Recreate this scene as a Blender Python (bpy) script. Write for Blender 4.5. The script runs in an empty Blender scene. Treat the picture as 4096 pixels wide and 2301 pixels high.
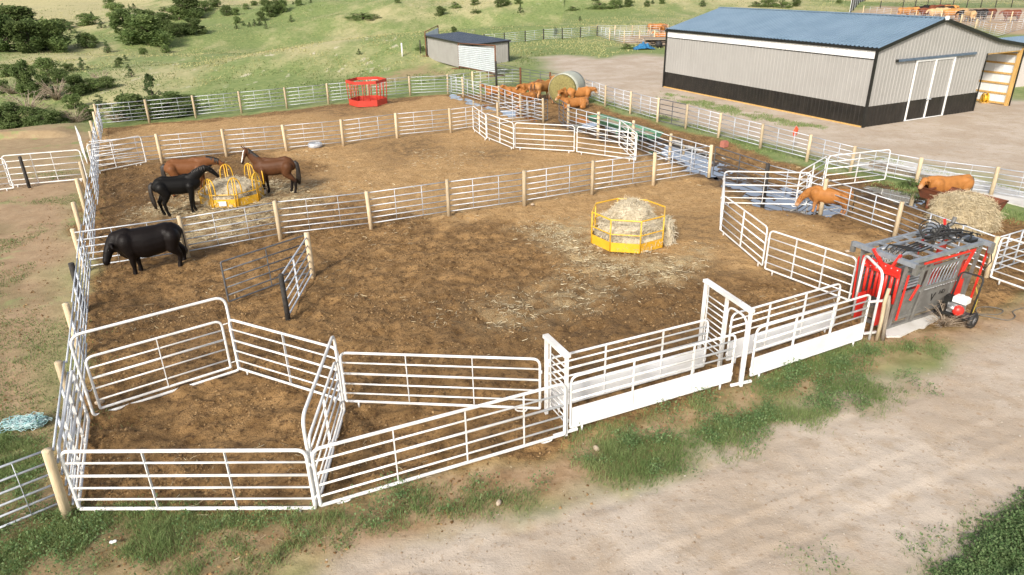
import bpy, math, random
import numpy as np
from mathutils import Vector, Matrix
SC = bpy.context.scene
COL = SC.collection
R = math.radians
random.seed(7)
rng = np.random.default_rng(11)

# ------------------------------------------------------------------ camera
F_PX, PITCH, ROLL, CAM_H = 2760.0, 0.4268, -0.02006, 8.773   # solved from the fence posts
IW, IH = 4096.0, 2301.0
cam_d = bpy.data.cameras.new("camera")
cam = bpy.data.objects.new("camera", cam_d); COL.objects.link(cam)
cam_d.sensor_fit = 'HORIZONTAL'; cam_d.sensor_width = 36.0
cam_d.lens = 36.0 * F_PX / IW
cam_d.clip_start = 0.1; cam_d.clip_end = 3000
cam.location = (0, 0, CAM_H)
_r = Vector((1, 0, 0)); _u = Vector((0, math.sin(PITCH), math.cos(PITCH)))
_b = Vector((0, -math.cos(PITCH), math.sin(PITCH)))
c_, s_ = math.cos(ROLL), math.sin(ROLL)
right = _r * c_ + _u * s_
up = -_r * s_ + _u * c_
cam.matrix_world = Matrix(((right.x, up.x, _b.x, 0), (right.y, up.y, _b.y, 0), (right.z, up.z, _b.z, CAM_H), (0, 0, 0, 1)))
SC.camera = cam
SC.render.resolution_x, SC.render.resolution_y = 1024, 575

def ray(px, py):
    u, v = px - IW / 2, py - IH / 2
    cr, sr = math.cos(ROLL), math.sin(ROLL)
    u, v = cr * u + sr * v, -sr * u + cr * v
    c, s = math.cos(PITCH), math.sin(PITCH)
    return Vector((u / F_PX, c - (v / F_PX) * s, -s - (v / F_PX) * c))

def U(px, py, z=0.0):
    """point of the site at height z that was surveyed at that place of the photograph"""
    d = ray(px, py); t = (z - CAM_H) / d.z
    return Vector((d.x * t, d.y * t, z))

def Uv(px, py, z=0.0):
    u, v = px - IW / 2, py - IH / 2
    cr, sr = math.cos(ROLL), math.sin(ROLL)
    u, v = cr * u + sr * v, -sr * u + cr * v
    c, s = math.cos(PITCH), math.sin(PITCH)
    d0 = u / F_PX; d1 = c - (v / F_PX) * s; d2 = -s - (v / F_PX) * c
    t = (z - CAM_H) / d2
    return d0 * t, d1 * t

# ------------------------------------------------------------------ noise
def _hash(ix, iy, seed):
    h = (ix.astype(np.int64) * 374761393 + iy.astype(np.int64) * 668265263 + seed * 1442695041) & 0xffffffff
    h = ((h ^ (h >> 13)) * 1274126177) & 0xffffffff
    return ((h ^ (h >> 16)) & 0xffff) / 65535.0
def vnoise(x, y, seed=0):
    ix, iy = np.floor(x), np.floor(y); fx, fy = x - ix, y - iy
    fx = fx * fx * (3 - 2 * fx); fy = fy * fy * (3 - 2 * fy)
    a, b = _hash(ix, iy, seed), _hash(ix + 1, iy, seed)
    c, d = _hash(ix, iy + 1, seed), _hash(ix + 1, iy + 1, seed)
    return (a + (b - a) * fx) * (1 - fy) + (c + (d - c) * fx) * fy
def fbm(x, y, seed=0, oct=4):
    r = 0; a = 0.5; t = 0
    for k in range(oct):
        r = r + a * vnoise(x * 2 ** k + 17.3 * k, y * 2 ** k - 9.1 * k, seed + k); t += a; a *= 0.5
    return r / t
def sst(a, b, x):
    t = np.clip((x - a) / (b - a), 0, 1); return t * t * (3 - 2 * t)
def sdist(poly, x, y):
    """signed distance to polygon (positive inside)"""
    P = np.asarray(poly, float); n = len(P)
    d2 = np.full(x.shape, 1e18); ins = np.zeros(x.shape, bool)
    for i in range(n):
        x0, y0 = P[i]; x1, y1 = P[(i + 1) % n]
        ex, ey = x1 - x0, y1 - y0
        wx, wy = x - x0, y - y0
        t = np.clip((wx * ex + wy * ey) / (ex * ex + ey * ey + 1e-12), 0, 1)
        dx, dy = wx - ex * t, wy - ey * t
        d2 = np.minimum(d2, dx * dx + dy * dy)
        cr = ((y0 > y) != (y1 > y)) & (x < ex * (y - y0) / (ey if abs(ey) > 1e-12 else 1e-12) + x0)
        ins ^= cr
    d = np.sqrt(d2); return np.where(ins, d, -d)
def zone(pix, x, y, soft=0.5, z=0.0):
    """soft mask of an area of the ground"""
    P = [U(a, b, z)[:2] for a, b in pix]
    P = np.array(P); out = np.zeros(x.shape)
    m = soft * 2 + .1
    sel = (x > P[:, 0].min() - m) & (x < P[:, 0].max() + m) & (y > P[:, 1].min() - m) & (y < P[:, 1].max() + m)
    if sel.any(): out[sel] = sst(-soft, soft, sdist(P, x[sel], y[sel]))
    return out

# ------------------------------------------------------------------ terrain
EDGE = np.array([(-75, 20), (-46, 38), (-33, 44.0), (-28.8, 47.5), (-26, 50.5), (-14, 58), (-2, 68), (4, 80), (6, 100)], float)
def edge_dist(x, y):
    """distance beyond the edge of the flat farm yard (positive on the pasture side)"""
    d2 = np.full(x.shape, 1e18); sg = np.ones(x.shape)
    for i in range(len(EDGE) - 1):
        x0, y0 = EDGE[i]; x1, y1 = EDGE[i + 1]
        ex, ey = x1 - x0, y1 - y0
        t = np.clip(((x - x0) * ex + (y - y0) * ey) / (ex * ex + ey * ey), 0, 1)
        dx, dy = x - x0 - ex * t, y - y0 - ey * t
        q = dx * dx + dy * dy
        s = np.where(ex * (y - y0) - ey * (x - x0) > 0, 1.0, -1.0)
        upd = q < d2 - 1e-9
        sg = np.where(upd, s, sg); d2 = np.where(upd, q, d2)
    return np.sqrt(d2) * sg
def gauss(x, y, cx, cy, sx, sy, rot=0):
    c, s = math.cos(rot), math.sin(rot)
    a = (x - cx) * c + (y - cy) * s; b = -(x - cx) * s + (y - cy) * c
    return np.exp(-(a / sx) ** 2 - (b / sy) ** 2)
def terrain(x, y):
    x = np.asarray(x, float); y = np.asarray(y, float)
    e = edge_dist(x, y)
    left = sst(6, -26, x)
    drop = -2.6 * sst(0.0, 5.0 + 9 * (1 - left), e) * (0.15 + 0.85 * left)
    drop -= 1.6 * gauss(x, y, -48, 62, 24, 13, R(20))
    far = sst(8, 40, e)
    z = drop
    z = z + far * (2.6 * (fbm(x / 46, y / 46, 3, 3) - 0.5) * 2 + 0.8 * (fbm(x / 13, y / 13, 9, 3) - 0.5) * 2)
    # pasture rise with a crest, and the wooded draw behind it
    z = z + 3.6 * gauss(x, y, -20, 104, 34, 16, R(24)) * sst(4, 20, e)
    z = z - 3.0 * gauss(x, y, -45, 145, 44, 17, R(14))
    z = z + 4.2 * gauss(x, y, -52, 205, 70, 24, R(8))
    z = z + 3.5 * gauss(x, y, 20, 190, 55, 20, R(-4))
    z = z + 22 * sst(200, 620, y) + 5 * sst(230, 420, y) * (fbm(x / 70, y / 70, 21, 3) - .5) * 2
    fl = sst(150, 175, y) * sst(30, 60, x)
    return z
def tz(x, y): return float(terrain(np.array([x]), np.array([y]))[0])
def on_ground(px, py):
    """the point of the terrain seen at that place of the photograph"""
    d = ray(px, py); t = 15.0; o = Vector((0, 0, CAM_H)); last = t
    while t < 900:
        p = o + d * t
        if p.z < tz(p.x, p.y): break
        last = t; t *= 1.012
    a, b = last, t
    for _ in range(14):
        m = (a + b) / 2; p = o + d * m
        if p.z < tz(p.x, p.y): b = m
        else: a = m
    return o + d * b

# ------------------------------------------------------------------ materials
def nt_new(name):
    m = bpy.data.materials.new(name); m.use_nodes = True
    t = m.node_tree; t.nodes.clear()
    o = t.nodes.new('ShaderNodeOutputMaterial'); b = t.nodes.new('ShaderNodeBsdfPrincipled')
    t.links.new(b.outputs[0], o.inputs[0]); return m, t, b
def nd(t, typ, **kw):
    n = t.nodes.new(typ)
    for k, v in kw.items():
        if isinstance(k, str) and hasattr(n, k) and k not in ('inputs',):
            setattr(n, k, v)
    return n
def lk(t, a, b): t.links.new(a, b)
def noise(t, vec, scale, detail=4, rough=.55, dist=0.0):
    n = t.nodes.new('ShaderNodeTexNoise'); n.inputs['Scale'].default_value = scale
    n.inputs['Detail'].default_value = detail; n.inputs['Roughness'].default_value = rough
    n.inputs['Distortion'].default_value = dist
    if vec is not None: lk(t, vec, n.inputs['Vector'])
    return n.outputs['Fac']
def ramp(t, fac, a, b, ca=0.0, cb=1.0):
    n = t.nodes.new('ShaderNodeMapRange'); n.interpolation_type = 'SMOOTHSTEP'
    lk(t, fac, n.inputs[0]); n.inputs[1].default_value = a; n.inputs[2].default_value = b
    n.inputs[3].default_value = ca; n.inputs[4].default_value = cb; return n.outputs[0]
def mixc(t, fac, a, b, mode='MIX'):
    n = t.nodes.new('ShaderNodeMix'); n.data_type = 'RGBA'; n.blend_type = mode
    if isinstance(fac, (int, float)): n.inputs[0].default_value = fac
    else: lk(t, fac, n.inputs[0])
    for v, i in ((a, 6), (b, 7)):
        if isinstance(v, (tuple, list)): n.inputs[i].default_value = (*v, 1)
        else: lk(t, v, n.inputs[i])
    return n.outputs[2]
def mth(t, op, a, b=None, clamp=False):
    n = t.nodes.new('ShaderNodeMath'); n.operation = op; n.use_clamp = clamp
    for v, i in ((a, 0), (b, 1)):
        if v is None: continue
        if isinstance(v, (int, float)): n.inputs[i].default_value = v
        else: lk(t, v, n.inputs[i])
    return n.outputs[0]
def bump(t, b, h, strength=.4, dist=.02):
    n = t.nodes.new('ShaderNodeBump'); n.inputs['Strength'].default_value = strength
    n.inputs['Distance'].default_value = dist; lk(t, h, n.inputs['Height']); lk(t, n.outputs[0], b.inputs['Normal'])
def smat(name, c1, c2=None, scale=6, rough=.6, metal=0.0, bmp=0, spots=None, spot_at=.68, stretch=None, spec=None, c_rand=0, bscale=None):
    """painted / weathered surface: two tones by noise, optional spots of a third"""
    m, t, b = nt_new(name)
    tc = t.nodes.new('ShaderNodeTexCoord'); vec = tc.outputs['Object']
    if stretch:
        mp = t.nodes.new('ShaderNodeMapping'); mp.inputs['Scale'].default_value = stretch; lk(t, vec, mp.inputs[0]); vec = mp.outputs[0]
    if c2 is None: c2 = tuple(v * .8 for v in c1)
    f = noise(t, vec, scale, 5, .6)
    col = mixc(t, ramp(t, f, .35, .68), c1, c2)
    if spots:
        f2 = noise(t, vec, scale * 2.7, 5, .65)
        col = mixc(t, ramp(t, f2, spot_at, spot_at + .05), col, spots)
    if c_rand:
        oi = t.nodes.new('ShaderNodeObjectInfo')
        hs = t.nodes.new('ShaderNodeHueSaturation'); lk(t, col, hs.inputs['Color'])
        lk(t, ramp(t, oi.outputs['Random'], 0, 1, 1 - c_rand, 1 + c_rand), hs.inputs['Value'])
        hs.inputs['Hue'].default_value = .5; col = hs.outputs[0]
    lk(t, col, b.inputs['Base Color'])
    b.inputs['Roughness'].default_value = rough; b.inputs['Metallic'].default_value = metal
    if spec is not None: b.inputs['Specular IOR Level'].default_value = spec
    if bmp: bump(t, b, noise(t, vec, bscale or scale * 4, 5, .6), bmp, .02)
    return m
M = {}
M['white'] = smat('white_paint', (.79, .79, .78), (.64, .62, .58), 2.2, .42, 0, .05, (.34, .19, .09), .70)
M['whitesheet'] = smat('white_sheet_paint', (.80, .80, .80), (.70, .69, .66), 1.1, .45, 0, .05, (.52, .45, .36), .76)
M['whitecorr'] = smat('white_corrugated_paint', (.78, .78, .78), (.68, .675, .66), .8, .45)
M['galv'] = smat('galvanised_tube', (.57, .60, .64), (.46, .49, .53), 9, .45, .15, .05)
M['dgrey'] = smat('dark_grey_tube', (.13, .14, .15), (.09, .09, .10), 6, .45, .2, 0, (.22, .16, .10), .72)
M['post'] = smat('treated_pine', (.58, .47, .31), (.45, .35, .22), 3, .8, 0, .5, (.33, .25, .15), .66, (6, 6, .7), c_rand=.22)
M['blackpost'] = smat('tarred_post', (.022, .02, .018), (.05, .045, .04), 6, .8, 0, .4)
M['rust'] = smat('rusty_pipe', (.19, .075, .032), (.11, .045, .022), 8, .85, .1, .3)
M['greywall'] = smat('grey_wall_steel', (.33, .32, .30), (.305, .295, .275), .5, .5, 0, .03)
M['blacksteel'] = smat('black_wall_steel', (.012, .011, .010), (.022, .019, .016), 2, .32, 0, .04)
M['roofblue'] = smat('blue_roof_steel', (.17, .245, .32), (.14, .21, .28), .6, .42, .1, .04)
M['darkroof'] = smat('slate_roof_steel', (.045, .06, .085), (.07, .085, .11), 1, .45, .1, .04)
M['trim'] = smat('black_trim', (.013, .013, .012), (.02, .02, .018), 3, .35)
M['bluetrim'] = smat('blue_grey_track', (.14, .19, .26), (.10, .14, .2), 4, .4, .3)
M['lumber'] = smat('yellow_pine_lumber', (.58, .36, .12), (.45, .27, .085), 2, .7, 0, .2, None, .7, (5, 5, .6))
M['liner'] = smat('white_liner_steel', (.74, .75, .74), (.66, .66, .64), 1, .5)
M['red'] = smat('red_paint', (.70, .035, .022), (.56, .025, .018), 3, .38, 0, .04, (.23, .06, .03), .72)
M['redfeed'] = smat('red_feeder_paint', (.56, .05, .03), (.44, .04, .025), 2, .45, 0, .05, (.20, .12, .07), .66)
M['yellow'] = smat('yellow_paint', (.72, .42, .03), (.62, .34, .02), 2, .42, 0, .05, (.40, .25, .09), .70)
M['chute'] = smat('grey_chute_enamel', (.20, .195, .18), (.15, .145, .132), 5, .42, .15, .05, (.24, .2, .15), .70)
M['chutelt'] = smat('light_grey_steel', (.31, .335, .365), (.22, .24, .26), 6, .4, .3, .05)
M['rubber'] = smat('black_rubber', (.014, .014, .014), (.03, .028, .026), 8, .65)
M['tyre'] = smat('dusty_tyre', (.20, .20, .205), (.11, .11, .112), 7, .85, 0, .2)
M['paletyre'] = smat('bleached_tyre', (.50, .52, .54), (.33, .34, .36), 7, .8, 0, .2)
M['green'] = smat('green_trough', (.11, .27, .165), (.085, .215, .13), 3, .45, 0, .05, (.24, .2, .12), .68)
M['rusttrough'] = smat('rusty_trough', (.20, .065, .03), (.12, .045, .025), 3, .75, .1, .2)
M['concrete'] = smat('concrete', (.62, .60, .56), (.50, .475, .43), 1.2, .85, 0, .3, (.36, .30, .23), .64)
M['feedfines'] = smat('feed_residue', (.36, .30, .20), (.25, .2, .13), 5, .95, 0, .4)
M['plasterboard'] = smat('shed_wall_steel', (.31, .30, .28), (.28, .27, .25), 1, .55)
M['corrwhite'] = smat('white_corrugated', (.66, .70, .73), (.56, .60, .63), 1.2, .45, .2, .03, (.35, .28, .2), .73)
M['wood'] = smat('grey_weathered_wood', (.30, .25, .19), (.20, .16, .12), 4, .85, 0, .5, None, .7, (5, 5, .6))
M['bark'] = smat('bark', (.12, .09, .065), (.07, .055, .04), 8, .9, 0, .5)
M['deadtwig'] = smat('dry_twigs', (.36, .29, .215), (.25, .19, .135), 3, .9)
M['bluetarp'] = smat('blue_tarp', (.03, .17, .33), (.02, .12, .26), 3, .45)
M['chrome'] = smat('engine_alloy', (.55, .56, .57), (.4, .4, .4), 9, .3, .7)
M['cordyellow'] = smat('yellow_hose', (.62, .46, .05), (.5, .36, .04), 4, .5)
M['hosetan'] = smat('dusty_hose', (.16, .14, .11), (.10, .09, .075), 4, .6)
M['netting'] = smat('baling_twine', (.24, .46, .47), (.52, .62, .62), 9, .8)
M['orange'] = smat('orange_plastic', (.72, .10, .03), (.6, .08, .03), 3, .45)
M['block'] = smat('mineral_block', (.42, .16, .11), (.34, .12, .09), 8, .9)
M['netwrap'] = smat('bale_net_wrap', (.44, .46, .40), (.36, .37, .28), 5, .6, 0, .3, None, .7, (1, 6, 6))
M['balehay'] = smat('green_hay', (.235, .205, .075), (.15, .13, .045), 9, .95, 0, .8)
M['pinkwall'] = smat('pale_wall_steel', (.62, .55, .52), (.57, .5, .47), 1, .5)
M['hoof'] = smat('hoof', (.03, .025, .02), (.05, .04, .03), 9, .6)
M['marksteel'] = smat('sign_white', (.75, .75, .73), (.7, .7, .68), 3, .5)

def straw_mat(name, a, b):
    m, t, p = nt_new(name)
    at = t.nodes.new('ShaderNodeAttribute'); at.attribute_name = 'tone'
    lk(t, mixc(t, at.outputs['Fac'], a, b), p.inputs['Base Color'])
    p.inputs['Roughness'].default_value = .85; p.inputs['Specular IOR Level'].default_value = .15
    return m
M['straw'] = straw_mat('pale_straw', (.58, .50, .34), (.38, .285, .15))
M['hay'] = straw_mat('loose_hay', (.60, .535, .41), (.45, .38, .255))
M['goldhay'] = straw_mat('golden_hay', (.55, .47, .32), (.41, .33, .20))
def leaf_mat(name, a, b, tr=.25):
    m, t, p = nt_new(name)
    at = t.nodes.new('ShaderNodeAttribute'); at.attribute_name = 'tone'
    oi = t.nodes.new('ShaderNodeObjectInfo')
    c = mixc(t, at.outputs['Fac'], a, b)
    hs = t.nodes.new('ShaderNodeHueSaturation'); lk(t, c, hs.inputs['Color'])
    lk(t, ramp(t, oi.outputs['Random'], 0, 1, .78, 1.22), hs.inputs['Value'])
    lk(t, hs.outputs[0], p.inputs['Base Color']); p.inputs['Roughness'].default_value = .6
    p.inputs['Specular IOR Level'].default_value = .155
    td = t.nodes.new('ShaderNodeBsdfTranslucent'); lk(t, hs.outputs[0], td.inputs[0])
    mx = t.nodes.new('ShaderNodeMixShader'); mx.inputs[0].default_value = tr
    o = [n for n in t.nodes if n.type == 'OUTPUT_MATERIAL'][0]
    lk(t, p.outputs[0], mx.inputs[1]); lk(t, td.outputs[0], mx.inputs[2]); lk(t, mx.outputs[0], o.inputs[0])
    return m
M['grass'] = leaf_mat('green_grass', (.135, .21, .068), (.30, .34, .145), .35)
M['weed'] = leaf_mat('weed_leaves', (.105, .19, .065), (.25, .335, .145), .35)
M['drygrass'] = leaf_mat('dry_grass', (.27, .27, .115), (.37, .34, .165), .2)
M['leaf'] = leaf_mat('broad_leaves', (.105, .165, .05), (.215, .27, .10), .4)
M['leafdark'] = leaf_mat('dark_leaves', (.085, .14, .042), (.185, .235, .085), .4)
M['juniper'] = leaf_mat('juniper_needles', (.06, .105, .038), (.15, .20, .08), .25)
M['brown_brush'] = leaf_mat('dry_brush', (.30, .22, .14), (.40, .31, .2), .1)

def coat_mat():
    m, t, p = nt_new('animal_coat')
    at = t.nodes.new('ShaderNodeAttribute'); at.attribute_name = 'coat'
    tc = t.nodes.new('ShaderNodeTexCoord')
    f = noise(t, tc.outputs['Object'], 3.2, 5, .65)
    c = mixc(t, ramp(t, f, .45, .75, 0, .5), at.outputs['Color'], mixc(t, 1.0, at.outputs['Color'], (.45, .42, .40), 'MULTIPLY'))
    oi = t.nodes.new('ShaderNodeObjectInfo'); hs = t.nodes.new('ShaderNodeHueSaturation'); lk(t, c, hs.inputs['Color']); lk(t, ramp(t, oi.outputs['Random'], 0, 1, .82, 1.15), hs.inputs['Value']); c = hs.outputs[0]
    lk(t, c, p.inputs['Base Color']); p.inputs['Roughness'].default_value = .5
    p.inputs['Specular IOR Level'].default_value = .15
    bump(t, p, mth(t, 'ADD', noise(t, tc.outputs['Object'], 60, 3, .6), mth(t, 'MULTIPLY', noise(t, tc.outputs['Object'], 6, 4, .6), 3.0)), .2, .02)
    return m
M['coat'] = coat_mat()
M['mane'] = smat('black_horsehair', (.012, .010, .009), (.03, .022, .016), 20, .5, 0, .3, None, .7, (8, 8, 1))

# ------------------------------------------------------------------ mesh builder
ORG = {}
class MB:
    def __init__(s): s.v = []; s.f = []; s.n = 0
    def add(s, vs, fs):
        o = s.n; s.v.extend([tuple(v) for v in vs]); s.n += len(vs)
        s.f.extend([tuple(i + o for i in f) for f in fs]); return s
    def box(s, c, size, rot=None):
        x, y, z = [q / 2 for q in size]
        vs = [Vector(p) for p in ((-x, -y, -z), (x, -y, -z), (x, y, -z), (-x, y, -z), (-x, -y, z), (x, -y, z), (x, y, z), (-x, y, z))]
        if rot is not None: vs = [rot @ v for v in vs]
        c = Vector(c)
        return s.add([v + c for v in vs], [(3, 2, 1, 0), (4, 5, 6, 7), (0, 1, 5, 4), (1, 2, 6, 5), (2, 3, 7, 6), (3, 0, 4, 7)])
    def beam(s, a, b, w, h, upv=(0, 0, 1)):
        a, b = Vector(a), Vector(b); d = (b - a); L = d.length
        if L < 1e-6: return s
        d /= L; upv = Vector(upv)
        if abs(d.dot(upv)) > .98: upv = Vector((0, 1, 0)) if abs(d.y) < .9 else Vector((1, 0, 0))
        y = upv.cross(d).normalized(); z = d.cross(y)
        m = Matrix((d, y, z)).transposed()
        return s.box((a + b) / 2, (L, w, h), m)
    def ring(s, c, d, r, n, ry=None, ref=None):
        d = Vector(d).normalized(); q = Vector(ref) if ref else (Vector((0, 0, 1)) if abs(d.z) < .9 else Vector((1, 0, 0)))
        a = d.cross(q).normalized(); b = d.cross(a)
        ry = ry or r
        return [Vector(c) + a * (r * math.cos(t * 2 * math.pi / n)) + b * (ry * math.sin(t * 2 * math.pi / n)) for t in range(n)]
    def path(s, pts, r, n=8, closed=False, caps=True):
        pts = [Vector(p) for p in pts]; m = len(pts)
        if not isinstance(r, (list, tuple)): r = [r] * m
        rings = []; prev = None
        for i in range(m):
            if closed: d = (pts[(i + 1) % m] - pts[i - 1])
            else: d = pts[min(i + 1, m - 1)] - pts[max(i - 1, 0)]
            d.normalize()
            if prev is None:
                q = Vector((0, 0, 1)) if abs(d.z) < .9 else Vector((1, 0, 0))
                a = d.cross(q).normalized()
            else:
                a = prev - d * prev.dot(d)
                a = a.normalized() if a.length > 1e-5 else d.orthogonal().normalized()
            prev = a; b = d.cross(a)
            rings.append([pts[i] + a * (r[i] * math.cos(t * 2 * math.pi / n)) + b * (r[i] * math.sin(t * 2 * math.pi / n)) for t in range(n)])
        vs = [v for g in rings for v in g]; fs = []
        for i in range(m if closed else m - 1):
            j = (i + 1) % m
            for t in range(n):
                u = (t + 1) % n
                fs.append((i * n + t, i * n + u, j * n + u, j * n + t))
        if caps and not closed:
            fs.append(tuple(range(n - 1, -1, -1))); fs.append(tuple((m - 1) * n + t for t in range(n)))
        return s.add(vs, fs)
    def tube(s, a, b, r, n=8, r2=None): return s.path([a, b], [r, r2 if r2 is not None else r], n)
    def lathe(s, c, prof, n=24):
        c = Vector(c); vs = []; fs = []
        for r, z in prof:
            for t in range(n):
                a = 2 * math.pi * t / n; vs.append(c + Vector((r * math.cos(a), r * math.sin(a), z)))
        for i in range(len(prof) - 1):
            for t in range(n):
                u = (t + 1) % n; fs.append((i * n + t, i * n + u, (i + 1) * n + u, (i + 1) * n + t))
        return s.add(vs, fs)
    def ball(s, c, rx, ry=None, rz=None, n=10, rot=None):
        ry = ry or rx; rz = rz or rx; c = Vector(c); vs = []; fs = []; m = n // 2 + 1
        for i in range(m + 1):
            th = math.pi * i / m
            for t in range(n):
                a = 2 * math.pi * t / n
                v = Vector((rx * math.sin(th) * math.cos(a), ry * math.sin(th) * math.sin(a), rz * math.cos(th)))
                if rot is not None: v = rot @ v
                vs.append(c + v)
        for i in range(m):
            for t in range(n):
                u = (t + 1) % n; fs.append((i * n + t, (i + 1) * n + t, (i + 1) * n + u, i * n + u))
        return s.add(vs, fs)
    def prism(s, poly, z0, z1):
        n = len(poly)
        vs = [Vector((p[0], p[1], z0)) for p in poly] + [Vector((p[0], p[1], z1)) for p in poly]
        return s.add(vs, [tuple(range(n - 1, -1, -1)), tuple(range(n, 2 * n))] + [(i, (i + 1) % n, n + (i + 1) % n, n + i) for i in range(n)])
    def build(s, name, m, parent=None, smooth=False, loc=None):
        """ONE mesh object; vertices are world coordinates, the object sits at its thing's base"""
        org = Vector((0, 0, 0))
        if parent is not None: org = ORG[parent.name]
        elif loc is not None: org = Vector(loc)
        me = bpy.data.meshes.new(name)
        me.from_pydata([tuple(Vector(v) - org) for v in s.v], [], s.f); me.update()
        if isinstance(m, str): m = M[m]
        if m: me.materials.append(m)
        if smooth: me.polygons.foreach_set('use_smooth', [True] * len(me.polygons))
        o = bpy.data.objects.new(name, me); COL.objects.link(o)
        ORG[o.name] = org
        if parent is not None: o.parent = parent
        else: o.location = org
        return o
def tag(o, label=None, cat=None, group=None, kind=None):
    if label: o['label'] = label
    if cat: o['category'] = cat
    if group: o['group'] = group
    if kind: o['kind'] = kind
    return o
def thing(name, loc, label, cat, group=None):
    o = bpy.data.objects.new(name, None); COL.objects.link(o); o.location = loc
    o.empty_display_size = .2
    ORG[o.name] = Vector(loc); return tag(o, label, cat, group)
def np_mesh(name, V, Fq, m, smooth=False, attrs=None, parent=None, loc=None):
    """fast mesh from arrays; Fq (n,3) or (n,4)"""
    me = bpy.data.meshes.new(name); V = np.asarray(V, np.float32); Fq = np.asarray(Fq, np.int32)
    k = Fq.shape[1]
    me.vertices.add(len(V)); me.vertices.foreach_set('co', V.ravel())
    me.loops.add(Fq.size); me.loops.foreach_set('vertex_index', Fq.ravel())
    me.polygons.add(len(Fq)); me.polygons.foreach_set('loop_start', np.arange(0, Fq.size, k, dtype=np.int32))
    me.polygons.foreach_set('loop_total', np.full(len(Fq), k, np.int32))
    if smooth: me.polygons.foreach_set('use_smooth', np.ones(len(Fq), bool))
    me.update(calc_edges=True)
    for an, arr in (attrs or {}).items():
        arr = np.asarray(arr, np.float32)
        if arr.ndim == 1:
            a = me.attributes.new(an, 'FLOAT', 'POINT'); a.data.foreach_set('value', arr)
        else:
            a = me.attributes.new(an, 'FLOAT_COLOR', 'POINT'); a.data.foreach_set('color', arr.ravel())
    if isinstance(m, str): m = M[m]
    if m: me.materials.append(m)
    o = bpy.data.objects.new(name, me); COL.objects.link(o)
    if parent is not None: o.parent = parent; ORG[o.name] = ORG[parent.name]
    elif loc is not None: o.location = loc; ORG[o.name] = Vector(loc)
    return o
def copy_tree(o, parent=None):
    c = o.copy(); COL.objects.link(c)
    if parent is not None: c.parent = parent
    for ch in list(o.children): copy_tree(ch, c)
    return c
def lerp(a, b, t): return Vector(a) * (1 - t) + Vector(b) * t
def fillet(pts, rad, k=5, closed=False):
    """round the corners of a polyline; rad per point (0 keeps it sharp)"""
    out = []; n = len(pts); pts = [Vector(p) for p in pts]
    for i in range(n):
        r = rad[i] if isinstance(rad, (list, tuple)) else rad
        if r <= 0 or (not closed and i in (0, n - 1)): out.append(pts[i]); continue
        p, a, b = pts[i], pts[i - 1], pts[(i + 1) % n]
        d1, d2 = (a - p).normalized(), (b - p).normalized()
        s0, s1 = p + d1 * r, p + d2 * r
        for j in range(k + 1):
            t = j / k; out.append(s0 * (1 - t) ** 2 + p * (2 * t * (1 - t)) + s1 * t * t)
    return out
# ------------------------------------------------------------------ zones of the ground (outlines surveyed on the ground plane)
Z_CORRAL = [(262, 2045), (330, 1090), (330, 850), (352, 640), (400, 512), (700, 486), (1150, 440), (1640, 384), (1790, 378), (2000, 375), (2240, 378), (2330, 402), (2440, 440), (2640, 500), (2880, 565), (3060, 625), (3250, 665), (3420, 705), (3680, 775), (3960, 840), (4200, 900), (4250, 1160), (4000, 1240), (3560, 1330), (2960, 1560), (2270, 1770), (1290, 2060)]
Z_FRONTDIRT = [(-200, 1900), (250, 1950), (1290, 2030), (2270, 1740), (2960, 1540), (3540, 1310), (4000, 1220), (4300, 1180), (4300, 1330), (3800, 1380), (3500, 1480), (3100, 1640), (2700, 1800), (2300, 2000), (1500, 2330), (0, 2500), (-300, 2500)]
Z_ROAD = [(1000, 2700), (1240, 2330), (1480, 2200), (2150, 2085), (2420, 1955), (2700, 1840), (3100, 1680), (3450, 1520), (3800, 1420), (4140, 1330), (4500, 1300), (4700, 1900), (4150, 2010), (3900, 2170), (3640, 2340), (3400, 2700)]
Z_YARD = [(2150, 232), (2260, 222), (2420, 238), (2560, 218), (2700, 225), (3440, 300), (3900, 400), (4300, 400), (4400, 860), (4096, 760), (3700, 655), (3480, 615), (3399, 660), (3226, 628), (3039, 578), (2874, 534), (2742, 498), (2629, 470), (2520, 438), (2420, 408), (2336, 372), (2200, 292)]
Z_LEFT = [(-500, 790), (40, 700), (340, 690), (335, 850), (320, 1100), (268, 1950), (150, 1900), (-500, 1700)]
Z_BANK = [(-400, 560), (0, 520), (150, 515), (270, 512), (380, 520), (350, 690), (0, 720), (-400, 760)]
Z_PEN_A = [(2485, 148), (2560, 141), (2700, 146), (2760, 180), (2660, 184), (2560, 176), (2490, 172)]
Z_PEN_B = [(3420, 50), (3520, 33), (3800, 36), (4400, 30), (4500, 132), (4000, 138), (3880, 105), (3600, 95), (3440, 75)]
Z_STRAW = [[(2110, 925), (2250, 880), (2400, 870), (2420, 1000), (2700, 1000), (2800, 1010), (2690, 1090), (2500, 1110), (2330, 1060), (2200, 990)],
           [(600, 830), (800, 760), (1000, 730), (1180, 720), (1260, 780), (1150, 850), (1000, 890), (700, 910)],
           [(1900, 1190), (2250, 1080), (2450, 1120), (2400, 1180), (2150, 1260), (1900, 1300)],
           [(640, 900), (820, 880), (1100, 830), (1180, 860), (1000, 930), (760, 985)]]
Z_WET = [[(1790, 378), (1990, 430), (2200, 490), (2300, 480), (2400, 505), (2560, 545), (2720, 560), (2900, 640), (3100, 740), (3280, 770), (3350, 850), (3270, 880), (3100, 850), (2830, 722), (2530, 600), (2270, 525), (2080, 470), (1850, 400)],
         [(3360, 760), (3480, 735), (3640, 760), (3700, 800), (3690, 850), (3560, 830), (3400, 800)]]
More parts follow.
